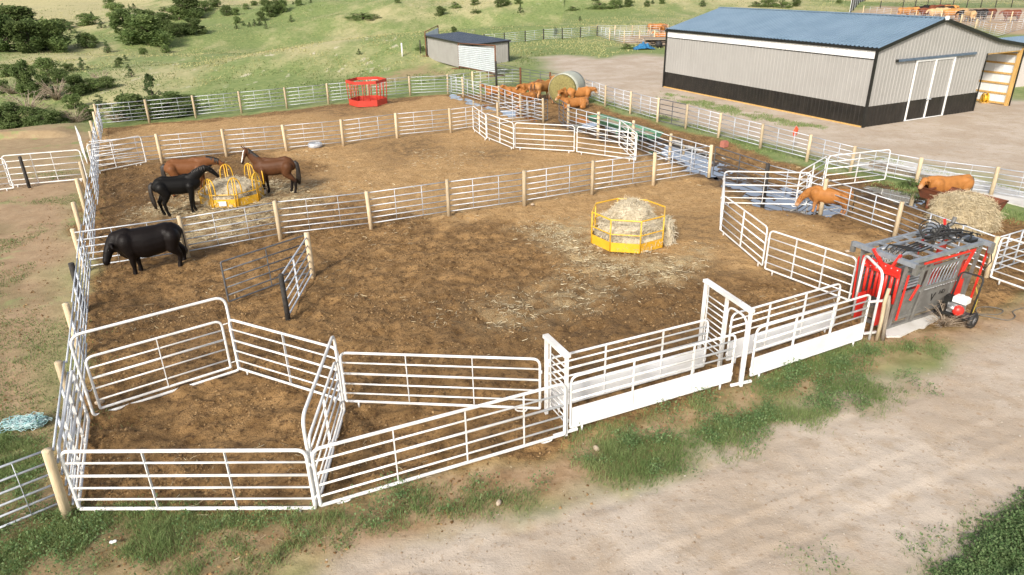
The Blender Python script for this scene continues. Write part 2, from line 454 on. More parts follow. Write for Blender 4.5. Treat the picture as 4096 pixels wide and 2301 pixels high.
Z_CHURN = [[(1850, 590), (2030, 580), (2040, 640), (1900, 650)], [(1440, 580), (1700, 545), (1820, 600), (1560, 665)], [(1200, 440), (1500, 410), (1560, 450), (1300, 475)], [(2500, 1060), (2900, 1050), (3000, 1200), (2800, 1350), (2300, 1450), (1700, 1400), (1400, 1250), (1800, 1150)], [(300, 1150), (900, 1230), (850, 1360), (300, 1330)], [(2650, 880), (2850, 860), (2880, 1000), (2750, 1000)]]
Z_DEEPMUD = [(380, 690), (640, 700), (820, 600), (1050, 660), (1250, 700), (1150, 860), (820, 1010), (640, 900), (350, 950)]
Z_DRY = [(260, 560), (640, 500), (1150, 450), (1790, 385), (1960, 420), (2260, 520), (2560, 610), (2840, 720), (3300, 880), (3560, 960), (3300, 1100), (2900, 1080), (2500, 1010), (2200, 900), (1750, 880), (1200, 760), (1250, 640), (900, 600), (640, 640), (380, 660)]
PUDDLES = [[(1792, 370), (1835, 385), (1880, 397), (1960, 422), (2040, 446), (2110, 462), (2160, 478), (2140, 486), (2060, 470), (1980, 446), (1900, 420), (1840, 402), (1790, 384)],
           [(2280, 476), (2330, 466), (2388, 478), (2384, 502), (2330, 508), (2284, 496)],
           [(2440, 500), (2480, 512), (2474, 522), (2436, 512)],
           [(2600, 588), (2700, 562), (2790, 592), (2850, 632), (2900, 676), (2880, 712), (2820, 706), (2740, 664), (2650, 616)],
           [(2846, 705), (2950, 716), (3079, 742), (3180, 768), (3230, 800), (3340, 830), (3330, 862), (3230, 850), (3100, 838), (3060, 815), (2965, 755)],
           [(3395, 768), (3460, 744), (3570, 752), (3650, 782), (3640, 818), (3560, 796), (3460, 788), (3410, 800)]]

Z_TRAIL = [(1400, 335), (1440, 285), (1475, 262), (1530, 243), (1690, 223), (1715, 232), (1850, 275), (1830, 290), (1700, 245), (1560, 262), (1500, 295), (1450, 345)]
Z_TRACK = [(-60, 66), (120, 52), (260, 34), (420, -6), (450, 2), (300, 42), (160, 62), (-60, 80)]
def zone_fields(x, y, fine=True):
    wx = x + 1.6 * (fbm(x / 1.7, y / 1.7, 5, 4) - .5); wy = y + 1.6 * (fbm(x / 1.7, y / 1.7, 55, 4) - .5)
    q = {}
    q['corral'] = zone(Z_CORRAL, wx, wy, .35)
    q['front'] = zone(Z_FRONTDIRT, wx, wy, .8)
    ux = x + 2.6 * (fbm(x / 2.6, y / 2.6, 6, 4) - .5); uy = y + 2.6 * (fbm(x / 2.6, y / 2.6, 56, 4) - .5)
    q['road'] = np.maximum(zone(Z_ROAD, ux, uy, .55), zone(Z_YARD, ux + 1.5 * (fbm(x / 6, y / 6, 8) - .5), uy + 4 * (fbm(x / 6, y / 6, 58) - .5), 1.5))
    q['left'] = zone(Z_LEFT, ux, uy, 1.4)
    q['bank'] = np.maximum(zone(Z_BANK, ux, uy, 1.0), .8 * zone(Z_TRAIL, ux, uy, 1.2))
    q['track'] = np.zeros(x.shape)
    q['pen'] = np.maximum(zone(Z_PEN_A, ux, uy, 1.2), zone(Z_PEN_B, ux, uy, 2.5))
    st = np.zeros(x.shape)
    for i, p in enumerate(Z_STRAW): st = np.maximum(st, zone(p, ux, uy, 1.1) * (.55 if i == 2 else 1))
    q['straw'] = st
    wt = np.zeros(x.shape)
    for p in Z_WET: wt = np.maximum(wt, zone(p, wx, wy, .6))
    q['wet'] = wt
    dp = zone(Z_DEEPMUD, wx, wy, 2.0)
    for p in Z_CHURN: dp = np.maximum(dp, .9 * zone(p, ux, uy, 1.4))
    q['deep'] = dp
    pd = np.zeros(x.shape)
    for p in PUDDLES: pd = np.maximum(pd, zone(p, wx, wy, .3))
    q['pud'] = pd
    q['dry'] = zone(Z_DRY, ux, uy, 2.2)
    return q

# grass / weed beds near the road, each with its own strength
BEDS = [([(-300, 2080), (180, 2040), (330, 2022), (1290, 2040), (1420, 2040), (1500, 2035), (1500, 2090), (1290, 2120), (1080, 2110), (850, 2150), (720, 2210), (520, 2310), (-300, 2330)], 1.0),
        ([(690, 2215), (950, 2190), (1210, 2145), (1315, 2135), (1300, 2190), (1080, 2260), (990, 2330), (680, 2330)], .9),
        ([(1430, 2010), (1620, 1945), (1705, 1955), (1770, 2010), (1970, 1955), (2140, 1935), (2140, 2010), (1830, 2060), (1440, 2070)], .75),
        ([(2360, 1790), (2480, 1740), (2600, 1745), (2740, 1740), (2790, 1790), (2730, 1860), (2600, 1930), (2480, 1930), (2400, 1900), (2350, 1850)], 1.0),
        ([(2750, 1730), (2830, 1670), (2980, 1655), (3090, 1610), (3330, 1610), (3330, 1675), (3220, 1720), (3100, 1710), (2980, 1800), (2840, 1830), (2790, 1770)], .95),
        ([(3010, 1505), (3120, 1460), (3280, 1395), (3430, 1375), (3520, 1420), (3400, 1495), (3260, 1500), (3120, 1580), (3050, 1575)], .9),
        ([(3260, 1510), (3430, 1500), (3570, 1555), (3605, 1610), (3470, 1655), (3330, 1630)], .9),
        ([(3590, 1535), (3660, 1525), (3730, 1570), (3610, 1575)], .6),
        ([(3500, 1385), (3600, 1390), (3750, 1385), (3745, 1412), (3630, 1430), (3520, 1405)], .7),
        ([(3830, 2310), (3880, 2245), (3950, 2150), (4030, 2070), (4120, 2010), (4300, 1960), (4300, 2400), (3760, 2400)], 1.0),
        ([(3600, 2160), (3800, 2150), (3900, 2080), (3850, 2200), (3720, 2330), (3640, 2330)], .28),
        ([(2280, 1745), (2430, 1690), (2560, 1665), (2640, 1620), (2950, 1560), (2990, 1600), (2860, 1660), (2600, 1690), (2420, 1750), (2300, 1800)], .55),
        ([(3200, 2230), (3330, 2210), (3350, 2290), (3250, 2310)], .25),
        ([(-300, 1700), (60, 1690), (150, 1750), (170, 1860), (100, 2060), (-300, 2090)], .95),
        ([(-300, 1100), (20, 1110), (130, 1180), (90, 1240), (-300, 1290)], .7),
        ([(120, 1170), (190, 1140), (215, 1190), (150, 1210)], .7), ([(70, 1390), (130, 1370), (150, 1410), (90, 1440)], .6), ([(-200, 880), (60, 895), (90, 930), (-200, 960)], .6)]
def bed_field(x, y):
    ux = x + .9 * (fbm(x / .7, y / .7, 31, 4) - .5); uy = y + .9 * (fbm(x / .7, y / .7, 61, 4) - .5)
    g = np.zeros(x.shape)
    for p, s in BEDS: g = np.maximum(g, s * zone(p, ux, uy, .38))
    return g
def height(x, y, q=None):
    """micro relief of the ground on top of the terrain"""
    if q is None: q = zone_fields(x, y)
    z = terrain(x, y)
    t = ((x + 34) * -.04 + (y - 43.2)) ; z = z + .38 * sst(0, .4, t) * sst(6, 2.5, t) * sst(-27, -29, x) * sst(-50, -40, x)
    near = sst(75, 25, np.hypot(x, y))
    cor = q['corral'] * (1 - .6 * q['dry'])
    lumps = (fbm(x / .55, y / .55, 71, 4) - .5); fine = (fbm(x / .19, y / .19, 81, 3) - .5)
    z = z + near * (cor * (.25 * lumps + .14 * fine + .05 * np.minimum(0, (fbm(x / .33, y / .33, 87, 2) - .42)) * 4) + (1 - q['corral']) * (.05 * lumps + .025 * fine))
    z = z + q['deep'] * near * .20 * (fbm(x / .35, y / .35, 91, 3) - .5)
    z = z + (.012 - .085 * q['pud']) * np.maximum(q['wet'], q['pud']) + np.maximum(q['wet'], q['pud']) * (.09 * (fbm(x / .9, y / .9, 101, 4) - .5) + .10 * (fbm(x / .38, y / .38, 103, 3) - .5))
    z = z + near * q['bank'] * .25 * (fbm(x / 2, y / 2, 77, 3) - .5)
    # wheel tracks on the road
    rd = zone(Z_ROAD, x, y, .8) * sst(.35, .6, fbm(x / 3, y / 3, 113, 3))
    a = U(1500, 2280); b = U(4000, 1420)
    dx, dy = b.x - a.x, b.y - a.y; L = math.hypot(dx, dy)
    t = ((x - a.x) * -dy + (y - a.y) * dx) / L + .25 * (fbm(x / 5, y / 5, 111, 2) - .5)
    for off in (-.35, -1.75, -2.5, -3.9):
        z = z - rd * .014 * np.exp(-((t - off) / .10) ** 2) + rd * .010 * np.exp(-((t - off - .2) / .07) ** 2)
    return z

def build_ground():
    ys = [3.0]
    while ys[-1] < 75: ys.append(ys[-1] + max(.055, .0058 * ys[-1]))
    while ys[-1] < 900: ys.append(ys[-1] * 1.0125)
    xs = list(np.arange(-34, 30.01, .095)); st = .095
    while xs[-1] < 560: st = min(st * 1.035, 8); xs.append(xs[-1] + st)
    lo = [xs[0]]; st = .095
    while lo[-1] > -480: st = min(st * 1.035, 8); lo.append(lo[-1] - st)
    xs = np.array(lo[:0:-1] + xs); ys = np.array(ys)
    X, Y = np.meshgrid(xs, ys); sh = X.shape
    x, y = X.ravel(), Y.ravel()
    q = zone_fields(x, y); z = height(x, y, q)
    n, m = len(xs), len(ys)
    i = np.arange(n * m).reshape(m, n)
    F = np.stack([i[:-1, :-1], i[:-1, 1:], i[1:, 1:], i[1:, :-1]], -1).reshape(-1, 4)
    bed = bed_field(x, y)
    e = edge_dist(x, y)
    dryhill = np.clip(.36 - .42 * gauss(e, 0 * e, 14, 0, 13, 1) - .25 * sst(-4, 12, x) * sst(150, 110, y) + 1.6 * (fbm(x / 26, y / 40, 141, 4) - .46) + .5 * sst(150, 260, y) + .35 * gauss(x, y, -10, 92, 40, 12, R(22)), 0, 1)
    rock = sst(4, 25, e) * (gauss(x, y, -22, 100, 36, 20, R(24)) + .6 * gauss(x, y, 25, 185, 60, 10, 0))
    one = np.ones_like(x)
    A = np.stack([q['corral'], q['road'], bed, q['wet']], -1)
    B = np.stack([q['straw'], dryhill, np.maximum(q['left'], q['bank'] * .9), rock], -1)
    Cc = np.stack([q['front'], q['pen'], q['dry'], q['deep']], -1)
    # 4th channel is alpha: stored separately as floats
    o = np_mesh('ground', np.stack([x, y, z], -1), F, ground_mat(), True,
                {'za': np.concatenate([A[:, :3], one[:, None]], 1), 'zb': np.concatenate([B[:, :3], one[:, None]], 1), 'zc': np.concatenate([Cc[:, :3], one[:, None]], 1),
                 'wet': A[:, 3], 'rock': B[:, 3], 'deep': Cc[:, 3]})
    tag(o, kind='structure'); return o

def ground_mat():
    m, t, b = nt_new('farm_ground')
    tc = t.nodes.new('ShaderNodeTexCoord'); P = tc.outputs['Object']
    def att(n):
        a = t.nodes.new('ShaderNodeAttribute'); a.attribute_name = n; return a
    def sep(n):
        s = t.nodes.new('ShaderNodeSeparateColor'); lk(t, att(n).outputs['Color'], s.inputs[0]); return s.outputs
    cor, road, bed = sep('za'); straw, dry, left = sep('zb'); front, pen, dryc = sep('zc')
    wet, rock, deep = att('wet').outputs['Fac'], att('rock').outputs['Fac'], att('deep').outputs['Fac']
    n1 = noise(t, P, .35, 5, .6); n2 = noise(t, P, 1.7, 6, .65); n3 = noise(t, P, 7, 6, .7); n4 = noise(t, P, 26, 5, .7); n5 = noise(t, P, .06, 5, .6)
    # pasture: green and cured grass in drifts, darker tussocks
    mpz = t.nodes.new('ShaderNodeMapping'); mpz.inputs['Scale'].default_value = (1, .45, 1); lk(t, P, mpz.inputs[0])
    g1 = mixc(t, ramp(t, n2, .35, .65), (.14, .195, .062), (.22, .262, .092))
    g2 = mixc(t, ramp(t, n2, .35, .68), (.36, .335, .165), (.46, .405, .225))
    dv = mth(t, 'ADD', dry, mth(t, 'MULTIPLY', mth(t, 'SUBTRACT', noise(t, mpz.outputs[0], .22, 6, .65), .5), 1.5))
    past = mixc(t, ramp(t, dv, .2, .85), g1, g2)
    past = mixc(t, ramp(t, noise(t, P, .9, 5, .7), .60, .70, 0, .55), past, (.11, .14, .05))
    past = mixc(t, ramp(t, n3, .58, .70, 0, .5), past, (.44, .39, .21))
    rk = mth(t, 'MULTIPLY', rock, ramp(t, noise(t, mpz.outputs[0], .55, 5, .65), .60, .66))
    past = mixc(t, mth(t, 'MULTIPLY', rk, .8), past, (.58, .52, .40))
    # bare earth outside the pens
    e1 = mixc(t, ramp(t, n2, .3, .7), (.27, .175, .095), (.385, .27, .16))
    e1 = mixc(t, ramp(t, n3, .52, .72, 0, .7), e1, (.22, .145, .08))
    lg = mth(t, 'MULTIPLY', left, ramp(t, mth(t, 'ADD', n1, mth(t, 'MULTIPLY', n2, .5)), .82, .95, 1, .15))
    col = mixc(t, lg, past, mixc(t, .3, e1, (.39, .285, .18)))
    fr = mixc(t, ramp(t, n2, .3, .66), (.27, .17, .088), (.40, .28, .17))
    fr = mixc(t, ramp(t, n3, .5, .72, 0, .75), fr, (.15, .092, .047))
    col = mixc(t, front, col, fr)
    col = mixc(t, pen, col, mixc(t, n1, (.36, .255, .165), (.46, .335, .22)))
    # road and yard: pale packed gravel with brown stains
    r1 = mixc(t, ramp(t, n1, .35, .65), (.50, .425, .345), (.41, .33, .25))
    r1 = mixc(t, ramp(t, n2, .46, .70, 0, .75), r1, (.39, .30, .21))
    r1 = mixc(t, ramp(t, n3, .56, .68, 0, .8), r1, (.30, .215, .14))
    r1 = mixc(t, ramp(t, n4, .58, .72, 0, .6), r1, (.62, .56, .48))
    vo = t.nodes.new('ShaderNodeTexVoronoi'); vo.inputs['Scale'].default_value = 2.3; lk(t, P, vo.inputs['Vector']); vo.inputs['Randomness'].default_value = 1
    r1 = mixc(t, mth(t, 'MULTIPLY', ramp(t, vo.outputs['Distance'], .05, .16, 1, 0), ramp(t, n1, .45, .6, 0, .6)), r1, (.29, .19, .105))
    col = mixc(t, road, col, r1)
    # corral: trodden manure and dirt
    c1 = mixc(t, ramp(t, n2, .30, .68), (.165, .092, .034), (.35, .21, .087))
    c1 = mixc(t, ramp(t, n3, .47, .67, 0, .82), c1, (.06, .031, .013))
    c1 = mixc(t, ramp(t, n4, .60, .74, 0, .6), c1, (.37, .25, .13))
    cd = mixc(t, ramp(t, n2, .3, .7), (.375, .228, .094), (.51, .33, .152))
    cd = mixc(t, ramp(t, n3, .47, .68, 0, .8), cd, (.22, .122, .048))
    cd = mixc(t, ramp(t, n4, .58, .72, 0, .5), cd, (.5, .35, .19))
    dd = mth(t, 'ADD', dryc, mth(t, 'MULTIPLY', mth(t, 'SUBTRACT', n1, .5), 1.3))
    c1 = mixc(t, ramp(t, dd, .3, .75), c1, cd)
    c1 = mixc(t, mth(t, 'MULTIPLY', deep, ramp(t, n2, .42, .59, .2, .78)), c1, mixc(t, n3, (.135, .08, .036), (.065, .039, .019)))
    col = mixc(t, cor, col, c1)
    sv = mth(t, 'MULTIPLY', straw, ramp(t, mth(t, 'ADD', n2, mth(t, 'MULTIPLY', n3, .5)), .62, .85, .15, .95))
    col = mixc(t, sv, col, mixc(t, ramp(t, n4, .35, .65), (.30, .21, .10), (.58, .48, .29)))
    col = mixc(t, mth(t, 'MULTIPLY', bed, .55), col, mixc(t, n3, (.10, .085, .04), (.16, .17, .06)))
    wv = mth(t, 'MULTIPLY', wet, ramp(t, n2, .3, .62, 1, .55))
    col = mixc(t, wv, col, mixc(t, n3, (.06, .036, .019), (.022, .014, .009)))
    lk(t, col, b.inputs['Base Color'])
    lk(t, ramp(t, wv, .3, .95, .92, .28), b.inputs['Roughness'])
    b.inputs['Specular IOR Level'].default_value = .25
    h = mth(t, 'ADD', mth(t, 'MULTIPLY', n3, 1.0), mth(t, 'MULTIPLY', n4, .55))
    bn = t.nodes.new('ShaderNodeBump'); bn.inputs['Distance'].default_value = .07
    lk(t, h, bn.inputs['Height']); lk(t, mth(t, 'ADD', .35, mth(t, 'MULTIPLY', cor, .5)), bn.inputs['Strength'])
    lk(t, bn.outputs[0], b.inputs['Normal'])
    return m

def build_water():
    m, t, b = nt_new('puddle_water')
    b.inputs['Base Color'].default_value = (.035, .028, .02, 1); b.inputs['Roughness'].default_value = .03
    b.inputs['IOR'].default_value = 1.33; b.inputs['Specular IOR Level'].default_value = 1.0
    b.inputs['Coat Weight'].default_value = 1.0; b.inputs['Coat Roughness'].default_value = .02; b.inputs['Coat IOR'].default_value = 3.0
    tc = t.nodes.new('ShaderNodeTexCoord'); bump(t, b, noise(t, tc.outputs['Object'], 3, 2), .03, .01)
    labs = ['long thin puddle along the pipe fence behind the red feeder', 'muddy puddle in front of the green trough', 'small puddle under the green trough', 'broken puddle between the green trough and the wood post corner', 'large sky-blue puddle in front of the drinking brown cow', 'shallow puddle beside the rusty trough cow']
    for k, p in enumerate(PUDDLES):
        P = np.array([U(a, c)[:2] for a, c in p])
        n = len(P); cx = P.mean(0)
        ar = sum(P[i][0] * P[(i + 1) % n][1] - P[(i + 1) % n][0] * P[i][1] for i in range(n)); Q = []
        for i in range(n):
            d = P[(i + 1) % n] - P[i - 1]; d = d / (np.linalg.norm(d) + 1e-9); Q.append(P[i] + np.array([d[1], -d[0]]) * (.5 if ar > 0 else -.5))
        P = np.array(Q)
        # fine shoreline: subdivide and wander
        pts = []
        for i in range(n):
            a, c = P[i], P[(i + 1) % n]
            for s in range(10):
                q = a + (c - a) * s / 10
                w = .5 * min(1, np.linalg.norm(P.max(0) - P.min(0)) / 4)
                pts.append((q[0] + w * (fbm(np.array([q[0] / .5]), np.array([q[1] / .5]), 121)[0] - .5), q[1] + w * (fbm(np.array([q[0] / .5]), np.array([q[1] / .5]), 131)[0] - .5)))
        mb = MB(); mb.add([(a, c, -.034) for a, c in pts], [tuple(range(len(pts)))])
        o = mb.build('puddle', m); tag(o, kind='structure')

# ------------------------------------------------------------------ ground cover
def blades(name, x, y, z, h, w, m, tone, lean=.5, label=None, segs=2):
    """tufts of narrow bent blades, one object"""
    n = len(x); a = rng.uniform(0, 2 * np.pi, n); la = rng.uniform(0, 2 * np.pi, n); l = rng.uniform(.1, 1, n) * lean * h
    dx, dy = np.cos(a) * w / 2, np.sin(a) * w / 2; lx, ly = np.cos(la) * l, np.sin(la) * l
    rows = []
    for k in range(segs + 1):
        t = k / segs; s = 1 - t * .96; bz = z + h * (t - .22 * t * t * lean * 2) - .01
        cx, cy = x + lx * t * t, y + ly * t * t
        rows += [np.stack([cx - dx * s, cy - dy * s, bz], -1), np.stack([cx + dx * s, cy + dy * s, bz], -1)]
    V = np.stack(rows, 1); kk = 2 * (segs + 1)
    base = np.arange(n)[:, None] * kk
    F = np.concatenate([base + np.array([[2 * k, 2 * k + 1, 2 * k + 3, 2 * k + 2]]) for k in range(segs)], 0)
    tn = np.repeat(tone, kk)
    return np_mesh(name, V.reshape(-1, 3), F, m, False, {'tone': tn})
def leaves(x, y, z, s, tone, tilt=.7):
    """small pointed leaves as quads; returns V,F,tone"""
    n = len(x); a = rng.uniform(0, 2 * np.pi, n); el = rng.normal(.3, tilt, n)
    d = np.stack([np.cos(a) * np.cos(el), np.sin(a) * np.cos(el), np.sin(el)], -1)
    e = np.stack([-np.sin(a), np.cos(a), rng.normal(0, .4, n)], -1)
    p = np.stack([x, y, z], -1); s = s[:, None]
    V = np.stack([p, p + d * s * .5 + e * s * .3, p + d * s, p + d * s * .5 - e * s * .3], 1)
    F = np.arange(n)[:, None] * 4 + np.array([[0, 1, 2, 3]])
    return V.reshape(-1, 3), F, np.repeat(tone, 4)
def scatter(n, box, field, thr=None):
    x = rng.uniform(box[0], box[1], n); y = rng.uniform(box[2], box[3], n)
    f = field(x, y); k = rng.uniform(0, 1, n) < f
    return x[k], y[k], f[k]
def build_cover():
    # grass in the beds by the road and below the corral
    x, y, f = scatter(760000, (-12, 14, 5.5, 17), lambda x, y: bed_field(x, y) * sst(.40, .60, fbm(x / .7, y / .7, 15, 4) + .13 * bed_field(x, y) + .07 * sst(1, 3, x)))
    cl = fbm(x / .25, y / .25, 16, 2); pt = fbm(x / 1.3, y / 1.3, 19, 3)
    h = (.08 + .32 * cl * rng.uniform(.35, 1, len(x))) * (.6 + .8 * pt) * (.6 + .4 * f)
    q = height(x, y)
    o = blades('grass', x, y, q, h, rng.uniform(.007, .014, len(x)), 'grass', np.clip(rng.normal(.25, .22, len(x)) + .9 * (pt - .45), 0, 1), .8)
    tag(o, 'short green grass growing in beds between the corral and the dirt road', 'grass', kind='stuff')
    # broad leaved weeds
    x, y, f = scatter(110000, (-12, 14, 5.5, 17), lambda x, y: bed_field(x, y) * (.35 + .65 * sst(1400, 2300, 2000 + 120 * x)) * sst(.46, .60, fbm(x / .55, y / .55, 25, 3)))
    n = 5
    xx = np.repeat(x, n) + rng.normal(0, .05, len(x) * n); yy = np.repeat(y, n) + rng.normal(0, .05, len(x) * n)
    zz = np.repeat(height(x, y), n) + rng.uniform(.03, .24, len(xx))
    V, F, tn = leaves(xx, yy, zz, rng.uniform(.025, .06, len(xx)), rng.uniform(0, 1, len(xx)) ** 1.5, .5)
    o = np_mesh('weeds', V, F, 'weed', False, {'tone': tn}); tag(o, 'broad-leaved weeds mixed into the grass beside the dirt road', 'weeds', kind='stuff')
    # leafy mat at the lower right
    P4 = [(3840, 2310), (3890, 2250), (3960, 2160), (4030, 2080), (4130, 2020), (4300, 1960), (4300, 2400), (3760, 2400)]
    x, y, f = scatter(260000, (4, 12, 5.3, 11), lambda x, y: zone(P4, x + .8 * (fbm(x / .5, y / .5, 35) - .5), y + .8 * (fbm(x / .5, y / .5, 36) - .5), .35))
    zz = height(x, y) + rng.uniform(0, 1, len(x)) * (.05 + .4 * fbm(x / .4, y / .4, 37, 3) * np.clip(f, 0, 1))
    V, F, tn = leaves(x, y, zz, rng.uniform(.03, .065, len(x)), rng.uniform(0, 1, len(x)) ** 1.3, .4)
    o = np_mesh('leafy_ground_cover', V, F, 'weed', False, {'tone': tn}); tag(o, 'dense leafy green cover in the lower right corner past the road', 'ground cover', kind='stuff')
    # weak patches left of the fence and along the yard edges
    def lf(x, y):
        qd = zone(Z_LEFT, x, y, 1.5)
        return qd * sst(.50, .63, fbm(x / 2.1, y / 2.1, 45, 4)) * .8
    x, y, f = scatter(420000, (-36, -8, 9, 36), lf)
    h = .04 + .16 * rng.uniform(.3, 1, len(x)) * fbm(x / .5, y / .5, 46)
    o = blades('grass_patches', x, y, height(x, y), h, rng.uniform(.012, .024, len(x)), 'grass', np.clip(rng.normal(.35, .3, len(x)), 0, 1), .8)
    tag(o, 'low green patches on the bare ground left of the corral fence', 'grass', kind='stuff')
    # grass strips along the outer alley fence and under the barn wall
    strips = [[(2330, 398), (2640, 488), (2890, 560), (3060, 610), (3240, 655), (3420, 697), (3420, 672), (3230, 628), (3050, 580), (2880, 532), (2640, 462), (2340, 385)],
              [(2650, 372), (2800, 400), (2990, 440), (3200, 492), (3290, 508), (3260, 522), (3080, 495), (2850, 440), (2640, 392)],
              [(3420, 705), (3700, 770), (4096, 858), (4300, 905), (4300, 930), (4000, 880), (3860, 840), (3640, 775), (3420, 722)],
              [(3560, 640), (3800, 700), (4096, 765), (4096, 775), (3760, 700), (3560, 655)]]
    def sf(x, y):
        f = np.zeros(x.shape)
        for p in strips: f = np.maximum(f, zone(p, x + 1.0 * (fbm(x, y, 47) - .5), y + 1.0 * (fbm(x, y, 48) - .5), .4))
        return f * sst(.36, .58, fbm(x / .9, y / .9, 49, 3))
    x, y, f = scatter(420000, (5, 34, 20, 58), sf)
    o = blades('verge_grass', x, y, height(x, y), .05 + .18 * rng.uniform(.2, 1, len(x)), rng.uniform(.02, .035, len(x)), 'grass', np.clip(rng.normal(.4, .3, len(x)), 0, 1), .8)
    tag(o, 'green verge under the outer pipe fence and along the barn yard', 'grass', kind='stuff')
    # pasture tussocks
    n = 260000
    d = np.exp(rng.uniform(np.log(48), np.log(330), n)); a = rng.uniform(-.72, .72, n)
    x, y = np.sin(a) * d, np.cos(a) * d
    e = edge_dist(x, y); wx = (e > .5) | ((y > 60) & (x > -6) & (x < 26) & (y > 75)) | (y > 110)
    qz = zone_fields(x, y)
    k = wx & (qz['corral'] < .1) & (qz['road'] < .15) & (qz['pen'] < .1) & (rng.uniform(0, 1, n) < sst(.30, .62, fbm(x / 3.5, y / 3.5, 51, 4)))
    x, y, d = x[k], y[k], d[k]
    V, F, tn = [], [], []
    h = (.07 + .22 * rng.uniform(.2, 1, len(x)) ** 2) * (1 + d / 300); w = .08 + .17 * rng.uniform(.2, 1, len(x)) * (1 + d / 220)
    dryn = fbm(x / 17, y / 25, 52, 4)
    z = height(x, y)
    for part, (mm, lo) in {'green': ('grass', True), 'dry': ('drygrass', False)}.items():
        kk = (rng.uniform(0, 1, len(x)) < sst(.36, .58, dryn)) != lo
        o = blades('pasture_grass' if lo else 'cured_grass', x[kk], y[kk], z[kk], h[kk], w[kk] * .5, mm, np.clip(rng.normal(.5, .3, kk.sum()), 0, 1), .9)
        tag(o, 'green tussocks scattered over the rolling pasture' if lo else 'pale cured tussocks on the pasture hillside', 'grass', kind='stuff')
    # clods in the trodden pens
    n = 330000
    x = rng.uniform(-27, 17, n); y = 8 + 46 * rng.uniform(0, 1, n) ** 1.6
    q = zone_fields(x, y)
    keep = rng.uniform(0, 1, n) < np.clip(q['corral'] * (1 - .72 * q['dry']) * (1 - q['wet']) + .25 * q['front'] + .18 * q['left'], 0, 1) * sst(.32, .62, fbm(x / 1.1, y / 1.1, 62, 4)) * (1 - .7 * q['road'])
    x, y = x[keep], y[keep]; n = len(x)
    r = (.010 + .028 * rng.uniform(0, 1, n) ** 3) * (1 + .006 * y) * (1 - .35 * q['dry'][keep])
    z = height(x, y) + r * .15
    oc = np.array([(1, 0, 0), (-1, 0, 0), (0, 1, 0), (0, -1, 0), (0, 0, .8), (0, 0, -.6)])
    V = oc[None] * r[:, None, None] * rng.uniform(.45, 1.5, (n, 6, 1)); a = rng.uniform(0, 6.28, n)
    ca, sa = np.cos(a)[:, None], np.sin(a)[:, None]
    V = np.stack([V[..., 0] * ca - V[..., 1] * sa + x[:, None], V[..., 0] * sa + V[..., 1] * ca + y[:, None], V[..., 2] + z[:, None]], -1)
    F = np.array([(0, 2, 4), (2, 1, 4), (1, 3, 4), (3, 0, 4)])
    F = (np.arange(n)[:, None, None] * 6 + F[None]).reshape(-1, 3)
    M['clod'] = leaf_mat('dirt_clods', (.13, .07, .028), (.40, .26, .125), 0.0)
    o = np_mesh('dirt_clods', V.reshape(-1, 3), F, 'clod', False, {'tone': np.repeat(rng.uniform(0, 1, n) ** 1.7, 6)})
    tag(o, 'brown clods of trodden dirt and manure covering the pens', 'dirt clods', kind='stuff')
    # gravel on the road
    n = 60000
    x = rng.uniform(-6, 16, n); y = rng.uniform(5.5, 17, n); q = zone_fields(x, y)
    k = rng.uniform(0, 1, n) < q['road'] * .6 * sst(.40, .65, fbm(x / .8, y / .8, 67, 3)); x, y = x[k], y[k]; n = len(x)
    r = .006 + .020 * rng.uniform(0, 1, n) ** 4
    V = oc[None] * r[:, None, None] * rng.uniform(.6, 1.35, (n, 6, 1)); V = V + np.stack([x, y, height(x, y) + r * .2], -1)[:, None, :]
    M['gravel'] = leaf_mat('road_gravel', (.30, .21, .13), (.62, .55, .46), 0.0)
    o = np_mesh('gravel', V.reshape(-1, 3), (np.arange(n)[:, None, None] * 6 + np.array([(0, 2, 4), (2, 1, 4), (1, 3, 4), (3, 0, 4)])[None]).reshape(-1, 3), 'gravel', False, {'tone': np.repeat(rng.uniform(0, 1, n), 6)})
    tag(o, 'small loose stones on the pale dirt road', 'gravel', kind='stuff')
    # loose straw
    n = 300000
    x = rng.uniform(-22, 14, n); y = rng.uniform(8.5, 44, n)
    q = zone_fields(x, y)
    keep = rng.uniform(0, 1, n) < np.clip((.85 * q['straw'] * sst(.38, .62, fbm(x / .9, y / .9, 63, 4)) + .05 * q['corral'] * sst(.52, .7, fbm(x / 2.2, y / 2.2, 64, 4)) + .004 * q['front']) * (1 - q['wet']), 0, 1)
    x, y = x[keep], y[keep]; st = q['straw'][keep]; n = len(x)
    straws('loose_straw', x, y, height(x, y) + .008 + .06 * rng.uniform(0, 1, n) ** 2 * st, 'straw', .06, .22, .005, 'pale loose straw trampled into the dirt of the pens', 'straw', wgrow=.00042)
